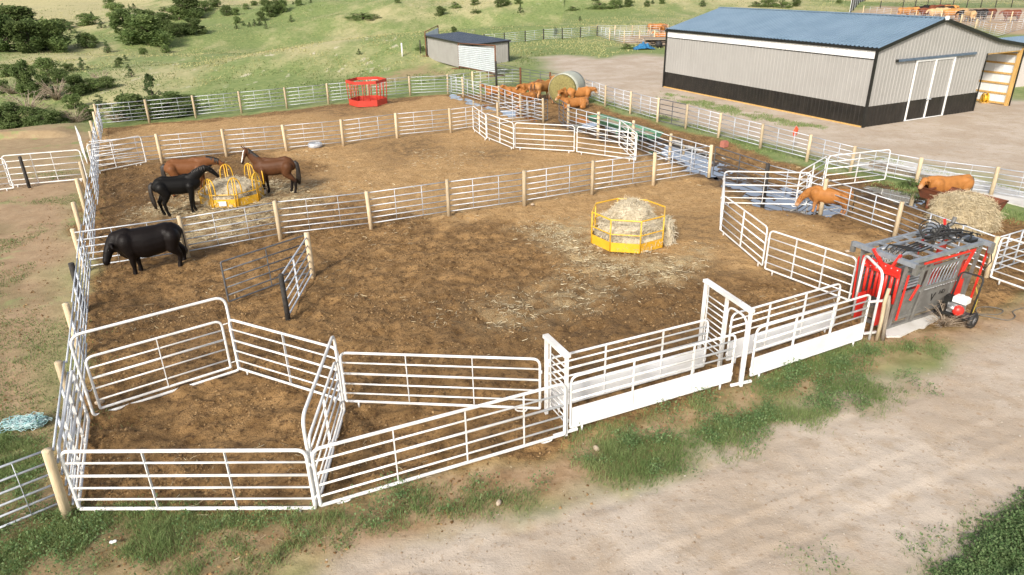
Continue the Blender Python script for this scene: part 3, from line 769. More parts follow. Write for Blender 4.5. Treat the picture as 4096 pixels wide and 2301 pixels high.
def straws(name, x, y, z, m, l0, l1, w, label, cat, wgrow=0.0, parent=None, dirs=None, drop=.05):
    n = len(x); a = rng.uniform(0, 2 * np.pi, n); L = rng.uniform(l0, l1, n); bend = rng.normal(0, .35, n)
    w = w + wgrow * y
    el = rng.normal(0, .16, n)
    if dirs is None: d0 = np.stack([np.cos(a), np.sin(a), el], -1)
    else: d0 = dirs
    a2 = a + bend; d1 = np.stack([np.cos(a2), np.sin(a2), el * .3], -1) if dirs is None else d0 + np.stack([rng.normal(0, .3, n), rng.normal(0, .3, n), np.full(n, -drop * 8)], -1)
    s = np.stack([-np.sin(a), np.cos(a), rng.normal(0, .5, n)], -1)
    if dirs is not None:
        s = np.cross(d0, rng.normal(0, 1, (n, 3))); s /= np.linalg.norm(s, axis=1)[:, None] + 1e-9
    p = np.stack([x, y, z], -1); w = np.broadcast_to(w, (n,))[:, None] / 2; L = L[:, None]
    p1 = p + d0 * L * .5; p2 = p1 + d1 * L * .5
    if dirs is None: p1[:, 2] = np.maximum(p1[:, 2], z); p2[:, 2] = np.maximum(p2[:, 2], z - .01)
    V = np.stack([p - s * w, p + s * w, p1 - s * w, p1 + s * w, p2 - s * w, p2 + s * w], 1)
    F = (np.arange(n)[:, None, None] * 6 + np.array([(0, 1, 3, 2), (2, 3, 5, 4)])[None]).reshape(-1, 4)
    tn = np.repeat(np.clip(rng.normal(.35, .3, n), 0, 1), 6)
    o = np_mesh(name, V.reshape(-1, 3), F, m, False, {'tone': tn}, parent)
    if label: tag(o, label, cat, kind='stuff')
    return o
# ------------------------------------------------------------------ pipe fences
RAILS6 = (.20, .42, .64, .88, 1.13, 1.40)
def post_mb(p, h, r=.078, lean=(0, 0)):
    mb = MB(); p = Vector(p); n = 12
    t = p + Vector((lean[0], lean[1], h))
    mb.path([p - Vector((0, 0, .15)), lerp(p, t, .5), t - Vector((0, 0, .015)), t], [r * 1.06, r * 1.02, r, r * .93], n)
    return mb
def rail_mb(a, b, ha, hb, rails, r=.021, ups=(.33, .67), n=6):
    mb = MB(); a, b = Vector(a), Vector(b)
    for z in rails:
        za, zb = z * ha / 1.5, z * hb / 1.5
        mb.tube(a + Vector((0, 0, za)), b + Vector((0, 0, zb)), r, n)
    for u in ups:
        p = lerp(a, b, u); hh = ha + (hb - ha) * u
        mb.beam(p + Vector((0, 0, rails[0] * hh / 1.5)), p + Vector((0, 0, rails[-1] * hh / 1.5)), .05, .012, (b - a).normalized())
    return mb
def pipe_fence(label, pts, hs=1.5, posts=None, off=0.0, pm='post', rm='galv', group='galvanised pipe fences', rails=RAILS6, cat='fence', pr=.078, name='pipe_fence', pmats=None, ups=(.33, .67), skip=()):
    """pts: post bases; rails run beside the posts (offset), one rail panel per bay"""
    pts = [Vector((p[0], p[1], p[2] if len(p) > 2 else 0)) for p in pts]
    t = thing(name, pts[0], label, cat, group)
    if not isinstance(hs, (list, tuple)): hs = [hs] * len(pts)
    d = (pts[-1] - pts[0]).normalized(); nrm = Vector((-d.y, d.x, 0)) * off
    for i, p in enumerate(pts):
        if posts is None or posts[i]:
            post_mb(p + Vector((random.gauss(0, .012), random.gauss(0, .012), 0)), hs[i] * random.uniform(.985, 1.02), pr * random.uniform(.92, 1.1), (random.gauss(0, .016), random.gauss(0, .016))).build('post', pmats[i] if pmats else pm, t, True)
    for i in range(len(pts) - 1):
        if i in skip: continue
        j = Vector((0, 0, random.gauss(0, .008)))
        rail_mb(pts[i] + nrm + j, pts[i + 1] + nrm + j, hs[i], hs[i + 1], rails, ups=ups).build('rail_panel', rm, t, True)
    return t
def UB(*px): return [U(a, b) for a, b in px]

def build_fences():
    F2 = UB((754, 1030), (1121, 959), (1487, 916), (1797, 867), (2097, 824), (2368, 779), (2613, 742), (2835, 707))
    st = (F2[-1] - F2[0]) / 7
    F2 = [F2[0] - st * .98] + F2
    pipe_fence('front cross fence of galvanised pipe behind the black bull and the yellow hay feeder', F2, 1.5, [0] + [1] * 8, .10)
    F1 = UB((647.5, 651), (908, 627), (1149, 606), (1374, 584), (1589, 554), (1805, 532.6), (1992, 506), (2174, 489))
    st = (F1[5] - F1[0]) / 5
    F1 = [F1[0] - st * .96] + F1
    pipe_fence('middle cross fence of galvanised pipe behind the three horses', F1, 1.5, [0] + [1] * 7 + [0], .10)
    F0 = UB((400, 506), (597, 488), (785, 470), (966, 451), (1148, 432), (1314, 414), (1476, 397), (1640, 382), (1792, 375))
    pipe_fence('back fence of galvanised pipe behind the red hay feeder along the pasture', F0, 1.5, [0] + [1] * 8, .10)
    LFt = [(375, 416), None, None, None, None, (318, 646), (305, 714), (290, 810), (290, 916), (280, 1053), (259, 1216), (227, 1447), (170, 1797)]
    ends = [U(375, 416, 1.5), U(170, 1797, 1.5)]
    P = []
    for i, q in enumerate(LFt):
        w = U(q[0], q[1], 1.5) if q else lerp(ends[0], ends[1], i / 12 * .985)
        P.append(Vector((w.x, w.y, 0)))
    t = thing('pipe_fence', P[0], 'long left fence of galvanised pipe running away from the white pens to the gully', 'fence', 'galvanised pipe fences')
    for i, p in enumerate(P):
        post_mb(p, 1.5, .08, (random.gauss(0, .03), random.gauss(0, .02))).build('post', 'blackpost' if i == 9 else 'post', t, True)
    d = (P[-1] - P[0]).normalized(); nr = Vector((-d.y, d.x, 0)) * .16
    for i in range(len(P) - 1):
        a = lerp(P[0], P[-1], i / 12.0) + nr; b = lerp(P[0], P[-1], (i + 1) / 12.0) + nr
        w = [Vector((nr.x * random.uniform(-.5, .5), nr.y * random.uniform(-.5, .5), random.gauss(0, .02))) for _ in '12']
        rail_mb(a + w[0], b + w[0], 1.5, 1.5, RAILS6).build('rail_panel', 'galv', t, True)
    # inner alley fence
    A = UB((1792, 375), (1854, 386), (1924, 408.5), (1999, 430), (2085, 466), (2174, 489))
    pipe_fence('alley pipe fence from the back corner to the calves beside the thin puddle', A, 1.5, [0, 1, 1, 1, 1, 1], -.10)
    A = UB((2272, 519), (2391, 555), (2526, 596), (2675, 654), (2835, 707))
    pipe_fence('alley pipe fence in front of the green trough ending at the corner post', A, 1.5, [1, 1, 1, 1, 0], -.10)
    A = UB((3055, 788), (3285, 853), (3573, 956), (3940, 1112))
    pipe_fence('alley pipe fence in front of the two brown cows reaching the squeeze chute', A, [1.45, 1.4, 1.35, 1.38], [1, 1, 1, 1], .10, pmats=['blackpost', 'post', 'post', 'post'])
    A = [U(3940, 1112), U(4096, 1060), U(4250, 1010)]
    pipe_fence('short galvanised fence leaving the wood post right of the squeeze chute', A, 1.4, [0, 0, 1], 0)
    # outer fence
    A = UB((2336, 395), (2420, 427), (2520, 457), (2629, 489))
    pipe_fence('outer pipe fence between the calves and the barn yard', A, 1.5, None, .10, pr=.075)
    A = UB((2742, 517), (2874, 553), (3039, 598), (3226, 647.5), (3399, 691), (3659, 745), (3962, 783), (4280, 835))
    A2h = [1.48, 1.42, 1.38, 1.33, 1.27, 1.27, 1.23, 1.2]
    pipe_fence('long outer pipe fence on the barn side of the alley passing the concrete pad', A, A2h, None, .10, pr=.075)
    # back fence beyond the alley, rusty pipe beyond it
    A = UB((1792, 375), (1892, 361), (1990, 350), (2082, 347))
    pipe_fence('back pipe fence behind the lying calves, ending at the rusty post', A, 1.5, [0, 1, 0, 0], .10)
    A = UB((1986, 350), (2082, 347), (2202, 365), (2300, 385))
    pipe_fence('rusty pipe fence leading from the windbreak to the wrapped bale', A, [2.1, 1.55, 1.5, 1.5], [1, 1, 1, 0], 0, 'rust', 'dgrey', rails=(.2, .45, .7, .95, 1.2, 1.42), pmats=['blackpost', 'rust', 'rust', 'rust'])
    # front left fence
    a = U(281, 2030); b = U(-160, 2215)
    pipe_fence('galvanised fence with one upright leaving the lower left corner of the photo', [a, b], 1.42, [0, 0], 0, ups=(.34, .9))
    # gates of pipe
    def pipe_gate(label, a, b, h, m, ups=(.5,), z0=.12, n=6, r=.026):
        t = thing('pipe_gate', a, label, 'gate', 'pipe gates'); a, b = Vector(a), Vector(b); zz = Vector((0, 0, 1))
        MB().path(fillet([a + zz * z0, a + zz * h, b + zz * h, b + zz * z0], .05, 3, True), r, 8, True).build('frame', m, t, True)
        for k in range(1, n - 1):
            z = z0 + (h - z0) * (k / (n - 1)) ** 1.12
            MB().tube(a + zz * z, b + zz * z, r * .85, 6).build('rail', m, t, True)
        for u in ups:
            p = lerp(a, b, u); MB().beam(p + zz * z0, p + zz * h, .05, .012, (b - a).normalized()).build('upright', m, t)
        return t
    pipe_gate('dark grey gate swung across the dirt beside the black bull', U(918, 1222), U(1248, 1100), 1.38, 'dgrey')
    pipe_gate('short galvanised gate between the wood post and the short black post', U(1156, 1278), U(1251, 1106), 1.36, 'galv', (.42,))
    pipe_gate('dark grey gate across the puddles right of the tall corner post', U(2850, 709), U(3052, 787), 1.42, 'dgrey')
    pipe_gate('dark grey gate in the outer fence facing the barn wall', U(2634, 490), U(2738, 516), 1.45, 'dgrey')
    pipe_gate('narrow grey gate folded beside the post left of the alley opening', U(2176, 489), U(2190, 486), 1.4, 'dgrey', ())
    pipe_gate('grey gate half open right of the alley opening by the calves', U(2236, 490), U(2270, 516), 1.45, 'dgrey')
    def lone(label, p, h, m, r=.085, cat='post'):
        o = post_mb(p, h, r).build('fence_post', m, None, True, p); tag(o, label, cat)
    lone('wooden gate post standing in the dirt by the dark swung gate', U(1252, 1106), 1.5, 'post')
    lone('short black post holding the free end of the short galvanised gate', U(1154, 1283), 1.42, 'blackpost', .07)
    lone('black post in front of the white panel at the left edge', U(118, 752), 1.5, 'blackpost', .07)
    lone('white post standing alone on the pasture left of the grey shed', on_ground(1610, 226), 1.6, 'marksteel', .10)
    lone('thin dark post next to the windbreak left of the grey shed', on_ground(1683, 214), 1.6, 'blackpost', .07)
    # far fences
    P = [on_ground(1300 + x / 1.84, y / 1.84) for x, y in ((1175, 335), (1322, 325), (1474, 310), (1610, 295), (1747, 290), (1880, 280), (2003, 268))]
    pipe_fence('far pasture fence with dark posts running right from the grey shed', P, 1.5, None, 0, 'blackpost', 'galv', group='far fences', ups=(.5,))
    P = [on_ground(1300 + x / 1.84, y / 1.84) for x, y in ((2003, 268), (2130, 270), (2260, 272), (2390, 268), (2520, 266))]
    pipe_fence('far pen fence with pale posts behind the two far brown cattle', P, 1.6, None, 0, group='far fences')
    P = [on_ground(1300 + x / 1.84, y / 1.84) for x, y in ((2003, 268), (2095, 300), (2200, 320), (2310, 316), (2420, 316), (2530, 318))]
    pipe_fence('far pen fence in front of the two far brown cattle', P, 1.6, [0, 1, 1, 1, 1, 1], 0, group='far fences')
    P = [on_ground(x, y) for x, y in ((3520, 34), (3611, 30), (3660, 30), (3708, 30), (3758, 30), (3810, 31), (3866, 31), (3922, 31), (3980, 31), (4044, 31), (4110, 31))]
    pipe_fence('farthest fence with dark posts along the green pasture above the herd', P, 1.6, None, 0, 'blackpost', 'dgrey', group='far fences', pr=.09, ups=())
    P = [on_ground(x, y) for x, y in ((3450, 60), (3560, 72), (3660, 82), (3760, 86), (3870, 88), (3960, 90), (4040, 91), (4120, 92))]
    pipe_fence('far feedlot fence in front of the mixed herd', P, 1.7, None, 0, group='far fences', ups=(.25, .5, .75))
    P = [on_ground(x, y) for x, y in ((3840, 104), (3898, 126), (3940, 140), (3990, 150), (4060, 128), (4130, 112))]
    pipe_fence('far pen fence with one stout pale post just above the barn roof', P, 1.7, [1, 1, 0, 0, 0, 1], 0, group='far fences', pr=.14)
    # pale board fence climbing at the top right
    a, b = on_ground(3398, 54), on_ground(3458, 4)
    t = thing('board_fence', a, 'pale grey board fence climbing the slope at the top right', 'fence')
    mb = MB(); mb.beam(a + Vector((0, 0, 1.5)), b + Vector((0, 0, 1.5)), .12, 2.6); mb.build('boards', 'corrwhite', t)
    mb = MB()
    for k in range(8):
        p = lerp(a, b, k / 7) + Vector((.12, -.1, 0)); mb = post_mb(p, 3.0, .12); mb.build('post', 'blackpost', t, True)
    # posts marking the roadside by the outer fence
    a = U(3171, 598)
    t = thing('marker_stake', a, 'thin stake with an orange flag on the outer fence by the barn road', 'marker')
    MB().tube(a, a + Vector((0, 0, 1.25)), .015, 6).build('stake', 'galv', t, True)
    c = a + Vector((0, 0, .95)); MB().add([c + Vector(v) for v in ((0, 0, .32), (.16, .03, .12), (.12, .05, -.18), (-.04, .02, -.3), (-.13, .03, -.05), (-.02, -.1, 0), (.05, .12, .02))], [(0, 1, 5), (1, 2, 5), (2, 3, 5), (3, 4, 5), (4, 0, 5), (1, 0, 6), (2, 1, 6), (3, 2, 6), (4, 3, 6), (0, 4, 6)]).build('flag', 'orange', t)

# ------------------------------------------------------------------ white corral panels
WG = 'white corral panels'
def foot(mb, p, d, z0, hook=0):
    p = Vector(p); d = Vector(d)
    if hook:
        q = [p + Vector((0, 0, z0)), p + Vector((0, 0, -.05 + z0 * .3)) + d * .02 * hook, p + Vector((0, 0, -.12 + z0 * .3)) + d * .12 * hook, p + Vector((0, 0, -.08 + z0 * .3)) + d * .24 * hook, p + Vector((0, 0, z0)) + d * .27 * hook]
        q = [v if v.z > .02 else Vector((v.x, v.y, .03)) for v in q]
        mb.path(fillet(q, .05, 3), .02, 7)
    else: mb.tube(p + Vector((0, 0, z0)), p - Vector((0, 0, .03)), .024, 7)
def corral_panel(label, a, b, h, ups=1, z0=.12, r=.030, hookside=0, name='corral_panel', cat='corral panel', sheet=None, levels=(.80, .58, .37, .17), rr=.020, group=WG, mat='white', uplist=None, corr=False):
    a, b = Vector((a[0], a[1], 0)), Vector((b[0], b[1], 0)); d = (b - a).normalized(); Z = Vector((0, 0, 1))
    t = thing(name, a, label, cat, group)
    pts = [a + Z * z0, a + Z * h, b + Z * h, b + Z * z0]
    MB().path(fillet(pts, [0.03, .17, .17, .03], 6, True), r, 10, True).build('frame', mat, t, True)
    for k, u in enumerate(levels):
        z = z0 + (h - z0) * u
        MB().tube(a + Z * z, b + Z * z, rr * (1.3 if k == 1 else 1.0), 8).build('rail', mat, t, True)
    for k in range(ups):
        u = uplist[k] if uplist else (k + 1) / (ups + 1); p = lerp(a, b, u)
        MB().beam(p + Z * z0, p + Z * h, .055, .016, d).build('upright', mat, t)
    if sheet:
        s0, s1 = sheet; n = Vector((-d.y, d.x, 0)); mb = MB()
        if corr:                  # corrugated along its length
            k = 36; vs = []
            for i in range(k + 1):
                z = s0 + (s1 - s0) * i / k; o = n * (.003 * math.sin(i * math.pi / 6))
                vs += [a + Z * z + o + d * .03, b + Z * z + o - d * .03]
            mb.add(vs, [(2 * i, 2 * i + 1, 2 * i + 3, 2 * i + 2) for i in range(k)])
        else:
            mb.beam(a + Z * ((s0 + s1) / 2) + d * .02, b + Z * ((s0 + s1) / 2) - d * .02, .014, s1 - s0)
            mb.beam(a + Z * (s0 + .06) + d * .02 - n * .009, b + Z * (s0 + .06) - d * .02 - n * .009, .012, .012)
        mb.build('sheet', 'whitecorr' if corr else 'whitesheet', t, corr)
    for k, e in enumerate((a + d * .28, b - d * .28)):
        mb = MB(); foot(mb, e, d * (1 if k == 0 else -1), z0, 0 if not (hookside & (1 << k)) else 1); mb.build('foot', mat, t, True)
    for p, s in ((a, -1), (b, 1)):
        for z in (.32, h - .32): MB().tube(p + d * s * .035 + Z * (z - .04), p + d * s * .035 + Z * (z + .04), .016, 6).build('pin_lug', mat, t, True)
    return t
def bow_gate(label, a, b, h, leaf_h, leaf=(.05, .94), hinge_gap=.2, z0=.16, tilt=0.0):
    """tall walk-under arch with a hinged gate leaf in it"""
    a, b = Vector((a[0], a[1], 0)), Vector((b[0], b[1], 0)); d = (b - a).normalized(); Z = Vector((0, 0, 1))
    t = thing('bow_gate', a, label, 'gate', 'white bow gates')
    MB().path(fillet([a + Z * .02, a + Z * h, b + Z * h, b + Z * .02], [.1, .26, .26, .1], 7, True), .033, 10, True).build('arch', 'white', t, True)
    la, lb = lerp(a, b, leaf[0]), lerp(a, b, leaf[1])
    MB().path(fillet([la + Z * z0, la + Z * leaf_h, lb + Z * leaf_h, lb + Z * z0], [.02, .17, .17, .02], 6, True), .029, 10, True).build('gate_leaf', 'white', t, True)
    for k, u in enumerate((.80, .60, .40, .17)):
        z = z0 + (leaf_h - z0) * u; MB().tube(la + Z * z, lb + Z * z, .020 * (1.35 if k == 1 else 1), 8).build('rail', 'white', t, True)
    p = lerp(la, lb, .5); MB().beam(p + Z * z0, p + Z * leaf_h, .055, .016, d).build('upright', 'white', t)
    mb = MB()
    for z in (z0 + .12, leaf_h - .12): mb.tube(lb + Z * z, b + Z * z, .014, 6)
    mb.build('hinge', 'white', t, True)
    pts = []
    for k in range(14):
        u = k / 13; pts.append(lerp(a + Z * .75, la + Z * .78, u) + Vector((0, 0, -.12 * math.sin(u * math.pi))))
    MB().path(pts, .008, 5).build('chain', 'galv', t, True)
    return t
def sliding_gate(label, a, b, h, door, slide=0.0, double=False):
    """frame with a flat top beam and a barred sliding door; a = near post, b = far post"""
    a, b = Vector((a[0], a[1], 0)), Vector((b[0], b[1], 0)); d = (b - a).normalized(); Z = Vector((0, 0, 1))
    t = thing('sliding_gate', a, label, 'gate', 'white sliding gates in the alley')
    n = Vector((d.y, -d.x, 0))
    MB().beam(a - d * .05 + Z * h, b + d * .05 + Z * h, .13, .075).build('top_beam', 'white', t)
    for p in ((a, lerp(a, b, .5), b) if double else (a, b)):
        MB().beam(p + Z * .02, p + Z * (h - .04), .065, .065, d).build('post', 'white', t)
    u0, u1 = door; p, q = lerp(a, b, u0) + n * .06, lerp(a, b, u1) + n * .06
    MB().path([p + Z * .25, p + Z * (h - .12), q + Z * (h - .12), q + Z * .25], .022, 8, True).build('door_frame', 'white', t, True)
    for k in range(9):
        z = .38 + (h - .75) * k / 8; MB().tube(p + Z * z, q + Z * z, .016, 7).build('door_bar', 'white', t, True)
    if double:
        w = a.lerp(lerp(a, b, .5), 0.08); x = lerp(a, b, .46)
        MB().path(fillet([w + Z * .05, w + Z * (h - .22), x + Z * (h - .22), x + Z * .05], [0, .26, .26, 0], 6), .026, 9).build('arch', 'white', t, True)
    MB().beam(a + n * .28 + Z * .10, a - n * .28 + Z * .10, .05, .05).build('base_bar', 'white', t)
    return t
def build_panels():
    P1a, P1b = (-7.92, 9.80), (-3.62, 9.70)
    corral_panel('white panel with two uprights at the front, nearest the grass at lower left', P1a, P1b, 1.36, 2, .08, .034, 0, uplist=[.335, .67])
    corral_panel('white panel seen end-on at the left of the front pen', (-9.30, 12.60), (-7.98, 9.86), 1.36, 2, .08, .032)
    bow_gate('tall white bow gate with barred leaf at the left back of the front pen', U(377, 1668), U(960, 1482), 2.02, 1.44)
    corral_panel('white panel with one upright between the two tall bow gates', U(958, 1487), U(1378, 1618), 1.45, 1, .10, .031, uplist=[.52])
    bow_gate('tall white bow gate seen end-on in the middle of the front pens', (-3.62, 9.80), (-3.78, 12.86), 1.95, 1.4)
    corral_panel('white panel with two uprights facing the camera beside the first sliding gate', U(1388, 1622), U(2160, 1652), 1.36, 2, .12, .030, 2)
    corral_panel('long white panel with three rusty uprights leading up to the alley', U(1286, 2040), U(2258, 1752), 1.33, 3, .10, .034, 3, uplist=[.29, .57, .815])
    # alley
    d = Vector((.903, .43, 0)); n = Vector((-.43, .903, 0))
    a0 = U(2262, 1745); 
    na, nb = U(2280, 1733), U(2917, 1545)
    sliding_gate('narrow white sliding gate at the left mouth of the alley', a0, U(2185, 1658), 1.93, (.1, .92))
    corral_panel('white sheeted near side of the left alley section', na, nb, 1.37, 2, .15, .028, 0, 'alley_panel', 'alley panel', (.17, .62), (.86, .70, .54), group='white sheeted alley panels', uplist=[.36, .73])
    w = n * .80
    corral_panel('white sheeted far side of the left alley section', na + w - d * .1, nb + w - d * .1, 1.40, 2, .15, .028, 0, 'alley_panel', 'alley panel', (.17, .66), (.86, .71, .56), group='white sheeted alley panels', uplist=[.34, .70], corr=False)
    sliding_gate('wide white sliding gate with two bays across the middle of the alley', U(2962, 1548), U(2795, 1408), 1.96, (.52, .97), 0, True)
    nc, ne = U(2998, 1525), U(3440, 1375)
    corral_panel('white sheeted near side of the right alley section by the squeeze chute', nc, ne, 1.40, 2, .15, .028, 0, 'alley_panel', 'alley panel', (.17, .62), (.86, .70, .54), group='white sheeted alley panels')
    corral_panel('white sheeted far side of the right alley section', nc + w, ne + w - d * .1, 1.40, 2, .15, .028, 0, 'alley_panel', 'alley panel', (.17, .66), (.86, .71, .56), group='white sheeted alley panels', corr=False)
    a, b = U(3476, 1359), U(3408, 1270)
    t = thing('chute_arch', a, 'white bow arch framing the red tail gate of the squeeze chute', 'arch')
    a, b = Vector((a.x, a.y, 0)), Vector((b.x, b.y, 0))
    MB().path(fillet([a, a + Vector((0, 0, 1.88)), b + Vector((0, 0, 1.88)), b], [0, .27, .27, 0], 7), .034, 10).build('bow', 'white', t, True)
    mb = MB(); dd = (b - a).normalized()
    for z in (.25, 1.15): mb.beam(a + Vector((-.28 * d.x, -.28 * d.y, z)), a + Vector((.22 * d.x, .22 * d.y, z - .08)), .05, .05)
    mb.build('brace', 'white', t)
    # props tied beside the arch
    for k, (px, py, tx, ty, hh, m, lab) in enumerate(((3430, 1352, .10, .02, 1.2, 'wood', 'grey weathered stake leaning beside the chute arch'), (3506, 1362, .05, .05, 1.45, 'post', 'yellowish wooden stake right of the chute arch leg'), (3530, 1362, -.06, .06, 1.25, 'wood', 'pale crooked branch leaning on the chute arch'))):
        p = U(px, py); mb = MB()
        mb.path([p, p + Vector((tx * .4, ty * .3, hh * .4)), p + Vector((tx * .3, ty, hh * .75)), p + Vector((tx, ty, hh))], [.05, .047, .05, .04], 9)
        o = mb.build('wooden_stake', m, None, True, p); tag(o, lab, 'stake', 'stakes by the chute')
    # holding pen in the middle right
    corral_panel('white panel standing across the large blue puddle', U(2884, 822), U(3222, 830), 1.42, 1, .12, .028, 2, uplist=[.48])
    corral_panel('white panel seen edge-on at the left of the right holding pen', U(2879, 932), U(2884, 826), 1.42, 1, .12, .028)
    corral_panel('white panel sloping down the left side of the right holding pen', U(2881, 932), U(3047, 1076), 1.41, 1, .12, .028)
    corral_panel('white panel at the back of the chute whose right end touches the alley', U(3058, 1088), U(3392, 1216), 1.40, 2, .12, .028)
    corral_panel('short white panel crossing the fence just left of the drinking cow', U(3180, 828), U(3286, 758), 1.46, 1, .12, .028)
    corral_panel('white panel standing against the outer fence above the drinking cow', U(3293, 757), U(3536, 728), 1.46, 1, .12, .028)
    corral_panel('white panel with square corner at the right edge of the photo', U(3958, 1122), U(4220, 1215), 1.42, 1, .12, .03, uplist=[.75])
    # round pen side in the middle distance
    for (a, b, h, lab) in (((1894, 525), (1946, 566), 1.52, 'leftmost white panel of the curved run in the middle pen'), ((1949, 559), (2055, 604), 1.50, 'second white panel of the curved run, in front of the fence post'),
                           ((2061, 600), (2296, 615), 1.47, 'white panel facing the camera in the curved run of the middle pen'), ((2307, 617), (2537, 649), 1.45, 'fourth white panel of the curved run, in front of the puddle fence'),
                           ((2476, 590), (2542, 653), 1.48, 'white panel end-on against the green trough fence')):
        corral_panel(lab, U(*a), U(*b), h, 1, .14, .027, group=WG)
    # left
    corral_panel('white panel left of the long fence with the black post in front', U(46, 752), U(352, 724), 1.52, 2, .12, .028, uplist=[.36, .62])
    corral_panel('white panel running out of the photo at the left edge', U(-190, 790), U(58, 762), 1.52, 1, .12, .028)
    corral_panel('white panel just right of the long left fence behind the chestnut horse', U(378, 700), U(588, 658), 1.50, 1, .14, .028, 2, uplist=[.42])
    corral_panel('white panel end-on lying against the long left fence beyond the corner', U(330, 610), U(352, 660), 1.5, 1, .14, .026)
# ------------------------------------------------------------------ buildings
def ribbed(o, ux, uz, w, lo, hi, nrm, pitch=.3, rib=.02, rw=.05, base=0.0, breaks=()):
    """steel sheet with raised ribs; lo/hi give its lower and upper edge along u"""
    o, ux, uz, nrm = Vector(o), Vector(ux), Vector(uz), Vector(nrm)
    us = [(0, 0), (w, 0)] + [(b, 0) for b in breaks]
    k = pitch / 2
    while k < w - rw:
        us += [(k - rw * .9, 0), (k - rw * .45, rib), (k + rw * .45, rib), (k + rw * .9, 0)]; k += pitch
    us.sort(key=lambda q: q[0]); mb = MB(); vs = []
    for u, h in us:
        p = o + ux * u + nrm * (h + base)
        vs += [p + uz * lo(u), p + uz * hi(u)]
    fs = [(2 * i, 2 * i + 2, 2 * i + 3, 2 * i + 1) for i in range(len(us) - 1)]
    return mb.add(vs, fs)
def build_barn():
    b0, b1, b2 = U(2652, 348), U(3451, 511), U(3892, 444)
    e1 = (b0 - b1).normalized(); e2 = Vector((-e1.y, e1.x, 0)) * -1
    if e2.dot(b2 - b1) < 0: e2 = -e2
    Z = Vector((0, 0, 1)); o = b1.copy(); L = 19.3; EV = 4.45; RG = 5.82; RW = 5.3; BK = 11.1; BKZ = 4.34; EW = 14.15; EZ = 3.86; OP = 10.33
    t = thing('barn', o, 'long grey steel barn with blue roof, black wainscot and white sliding door', 'barn')
    nl, ng = -e2, -e1
    c = lambda v: (lambda u: v)
    ribbed(o, e1, Z, L, c(0.0), c(1.22), nl, .30, .018, .05).build('wainscot', 'blacksteel', t)
    ribbed(o, e1, Z, L, c(1.22), c(3.90), nl, .30, .018, .04).build('wall', 'greywall', t)
    ribbed(o, e1, Z, L, c(3.90), c(EV), nl, .30, .018, .05, .004).build('wall_band', 'marksteel', t)
    D0, D1 = 3.53, 7.15
    def top(u): return EV + (RG - EV) * u / RW if u < RW else (RG - (RG - BKZ) * (u - RW) / (BK - RW) if u < BK else BKZ - (BKZ - EZ) * (u - BK) / (EW - BK))
    def low(u): return 1.22 if u < OP else 3.60
    ribbed(o, e2, Z, OP, low, top, ng, .30, .018, .05, 0, (RW, )).build('gable_wall', 'greywall', t)
    ribbed(o + e2 * OP, e2, Z, EW - OP, c(3.60), lambda u: top(u + OP), ng, .30, .018, .05, 0, (BK - OP, )).build('gable_wall', 'greywall', t)
    ribbed(o, e2, Z, OP, c(0), c(1.22), ng, .30, .018, .05).build('wainscot', 'blacksteel', t)
    # rear gable and lean-to side
    q = o + e1 * L
    ribbed(q, e2, Z, EW, c(0), top, -ng, .6, .018, .05, 0, (RW, BK)).build('gable_wall', 'greywall', t)
    ribbed(o + e2 * EW, e1, Z, L, c(0), c(EZ), -nl, .6, .018, .05).build('wall', 'pinkwall', t)
    ribbed(o + e2 * OP + e1 * .2, e1, Z, L - .2, c(0), c(4.5), -nl, .6, .018, .05).build('wall', 'liner', t)
    # roof
    def slope(u0, z0, u1, z1, ov, name, over_l=.25):
        a = o + e2 * u0 + Z * z0 - e1 * ov; s = (e2 * (u1 - u0) + Z * (z1 - z0)); ln = s.length; s.normalize(); nn = s.cross(e1) ; nn = nn if nn.z > 0 else -nn
        ribbed(a, e1, s, L + 2 * ov, c(0), c(ln), nn, .30, .05, .085, .09).build(name, 'roofblue', t)
        mb = MB(); mb.beam(a + e1 * ov * .5 + s * ln / 2 + nn * .03, a + e1 * (L + 1.5 * ov) + s * ln / 2 + nn * .03, ln - .02, .07, nn); mb.build('roof_deck', 'trim', t)
    slope(-.07, EV - .018, RW, RG, .16, 'roof'); slope(RW, RG, BK, BKZ, .16, 'roof'); slope(BK, BKZ, EW + .15, EZ - .02, .16, 'lean_to_roof')
    MB().beam(o + e2 * RW + Z * (RG + .13) - e1 * .16, o + e2 * RW + Z * (RG + .13) + e1 * (L + .16), .36, .045).build('ridge_cap', 'roofblue', t)
    MB().box(o + e2 * RW + Z * (RG + .1) - e1 * .19, (.30, .08, .22), Matrix((e2, e1, Z)).transposed()).build('ridge_end_cap', 'marksteel', t)
    # trim
    mb = MB()
    mb.beam(o + nl * .02 + ng * .02, o + nl * .02 + ng * .02 + Z * EV, .13, .13, e1); mb.build('corner_trim', 'trim', t)
    mb = MB(); mb.beam(o + e1 * L + nl * .02, o + e1 * L + nl * .02 + Z * EV, .13, .13, e1); mb.build('corner_trim', 'trim', t)
    for (u0, z0, u1, z1) in ((-.10, EV - .026, RW, RG), (RW, RG, BK, BKZ), (BK, BKZ, EW + .17, EZ)):
        MB().beam(o + e2 * u0 + Z * (z0 + .01) + ng * .17, o + e2 * u1 + Z * (z1 + .01) + ng * .17, .05, .19, Z).build('rake_trim', 'trim', t)
    MB().beam(o + nl * .09 + Z * (EV - .03) - e1 * .15, o + nl * .09 + Z * (EV - .06) + e1 * (L + .15), .05, .12).build('eave_trim', 'trim', t)
    MB().beam(o + nl * .03 + Z * .03, o + nl * .03 + Z * .03 + e1 * L, .06, .10).build('base_trim', 'lumber', t)
    mb = MB(); mb.beam(o + nl * .025 + Z * 3.89, o + nl * .025 + Z * 3.89 + e1 * L, .03, .05); mb.build('band_trim', 'trim', t)
    # sliding door
    dr = []
    k = ng * .075; x0 = o + k
    f = MB()
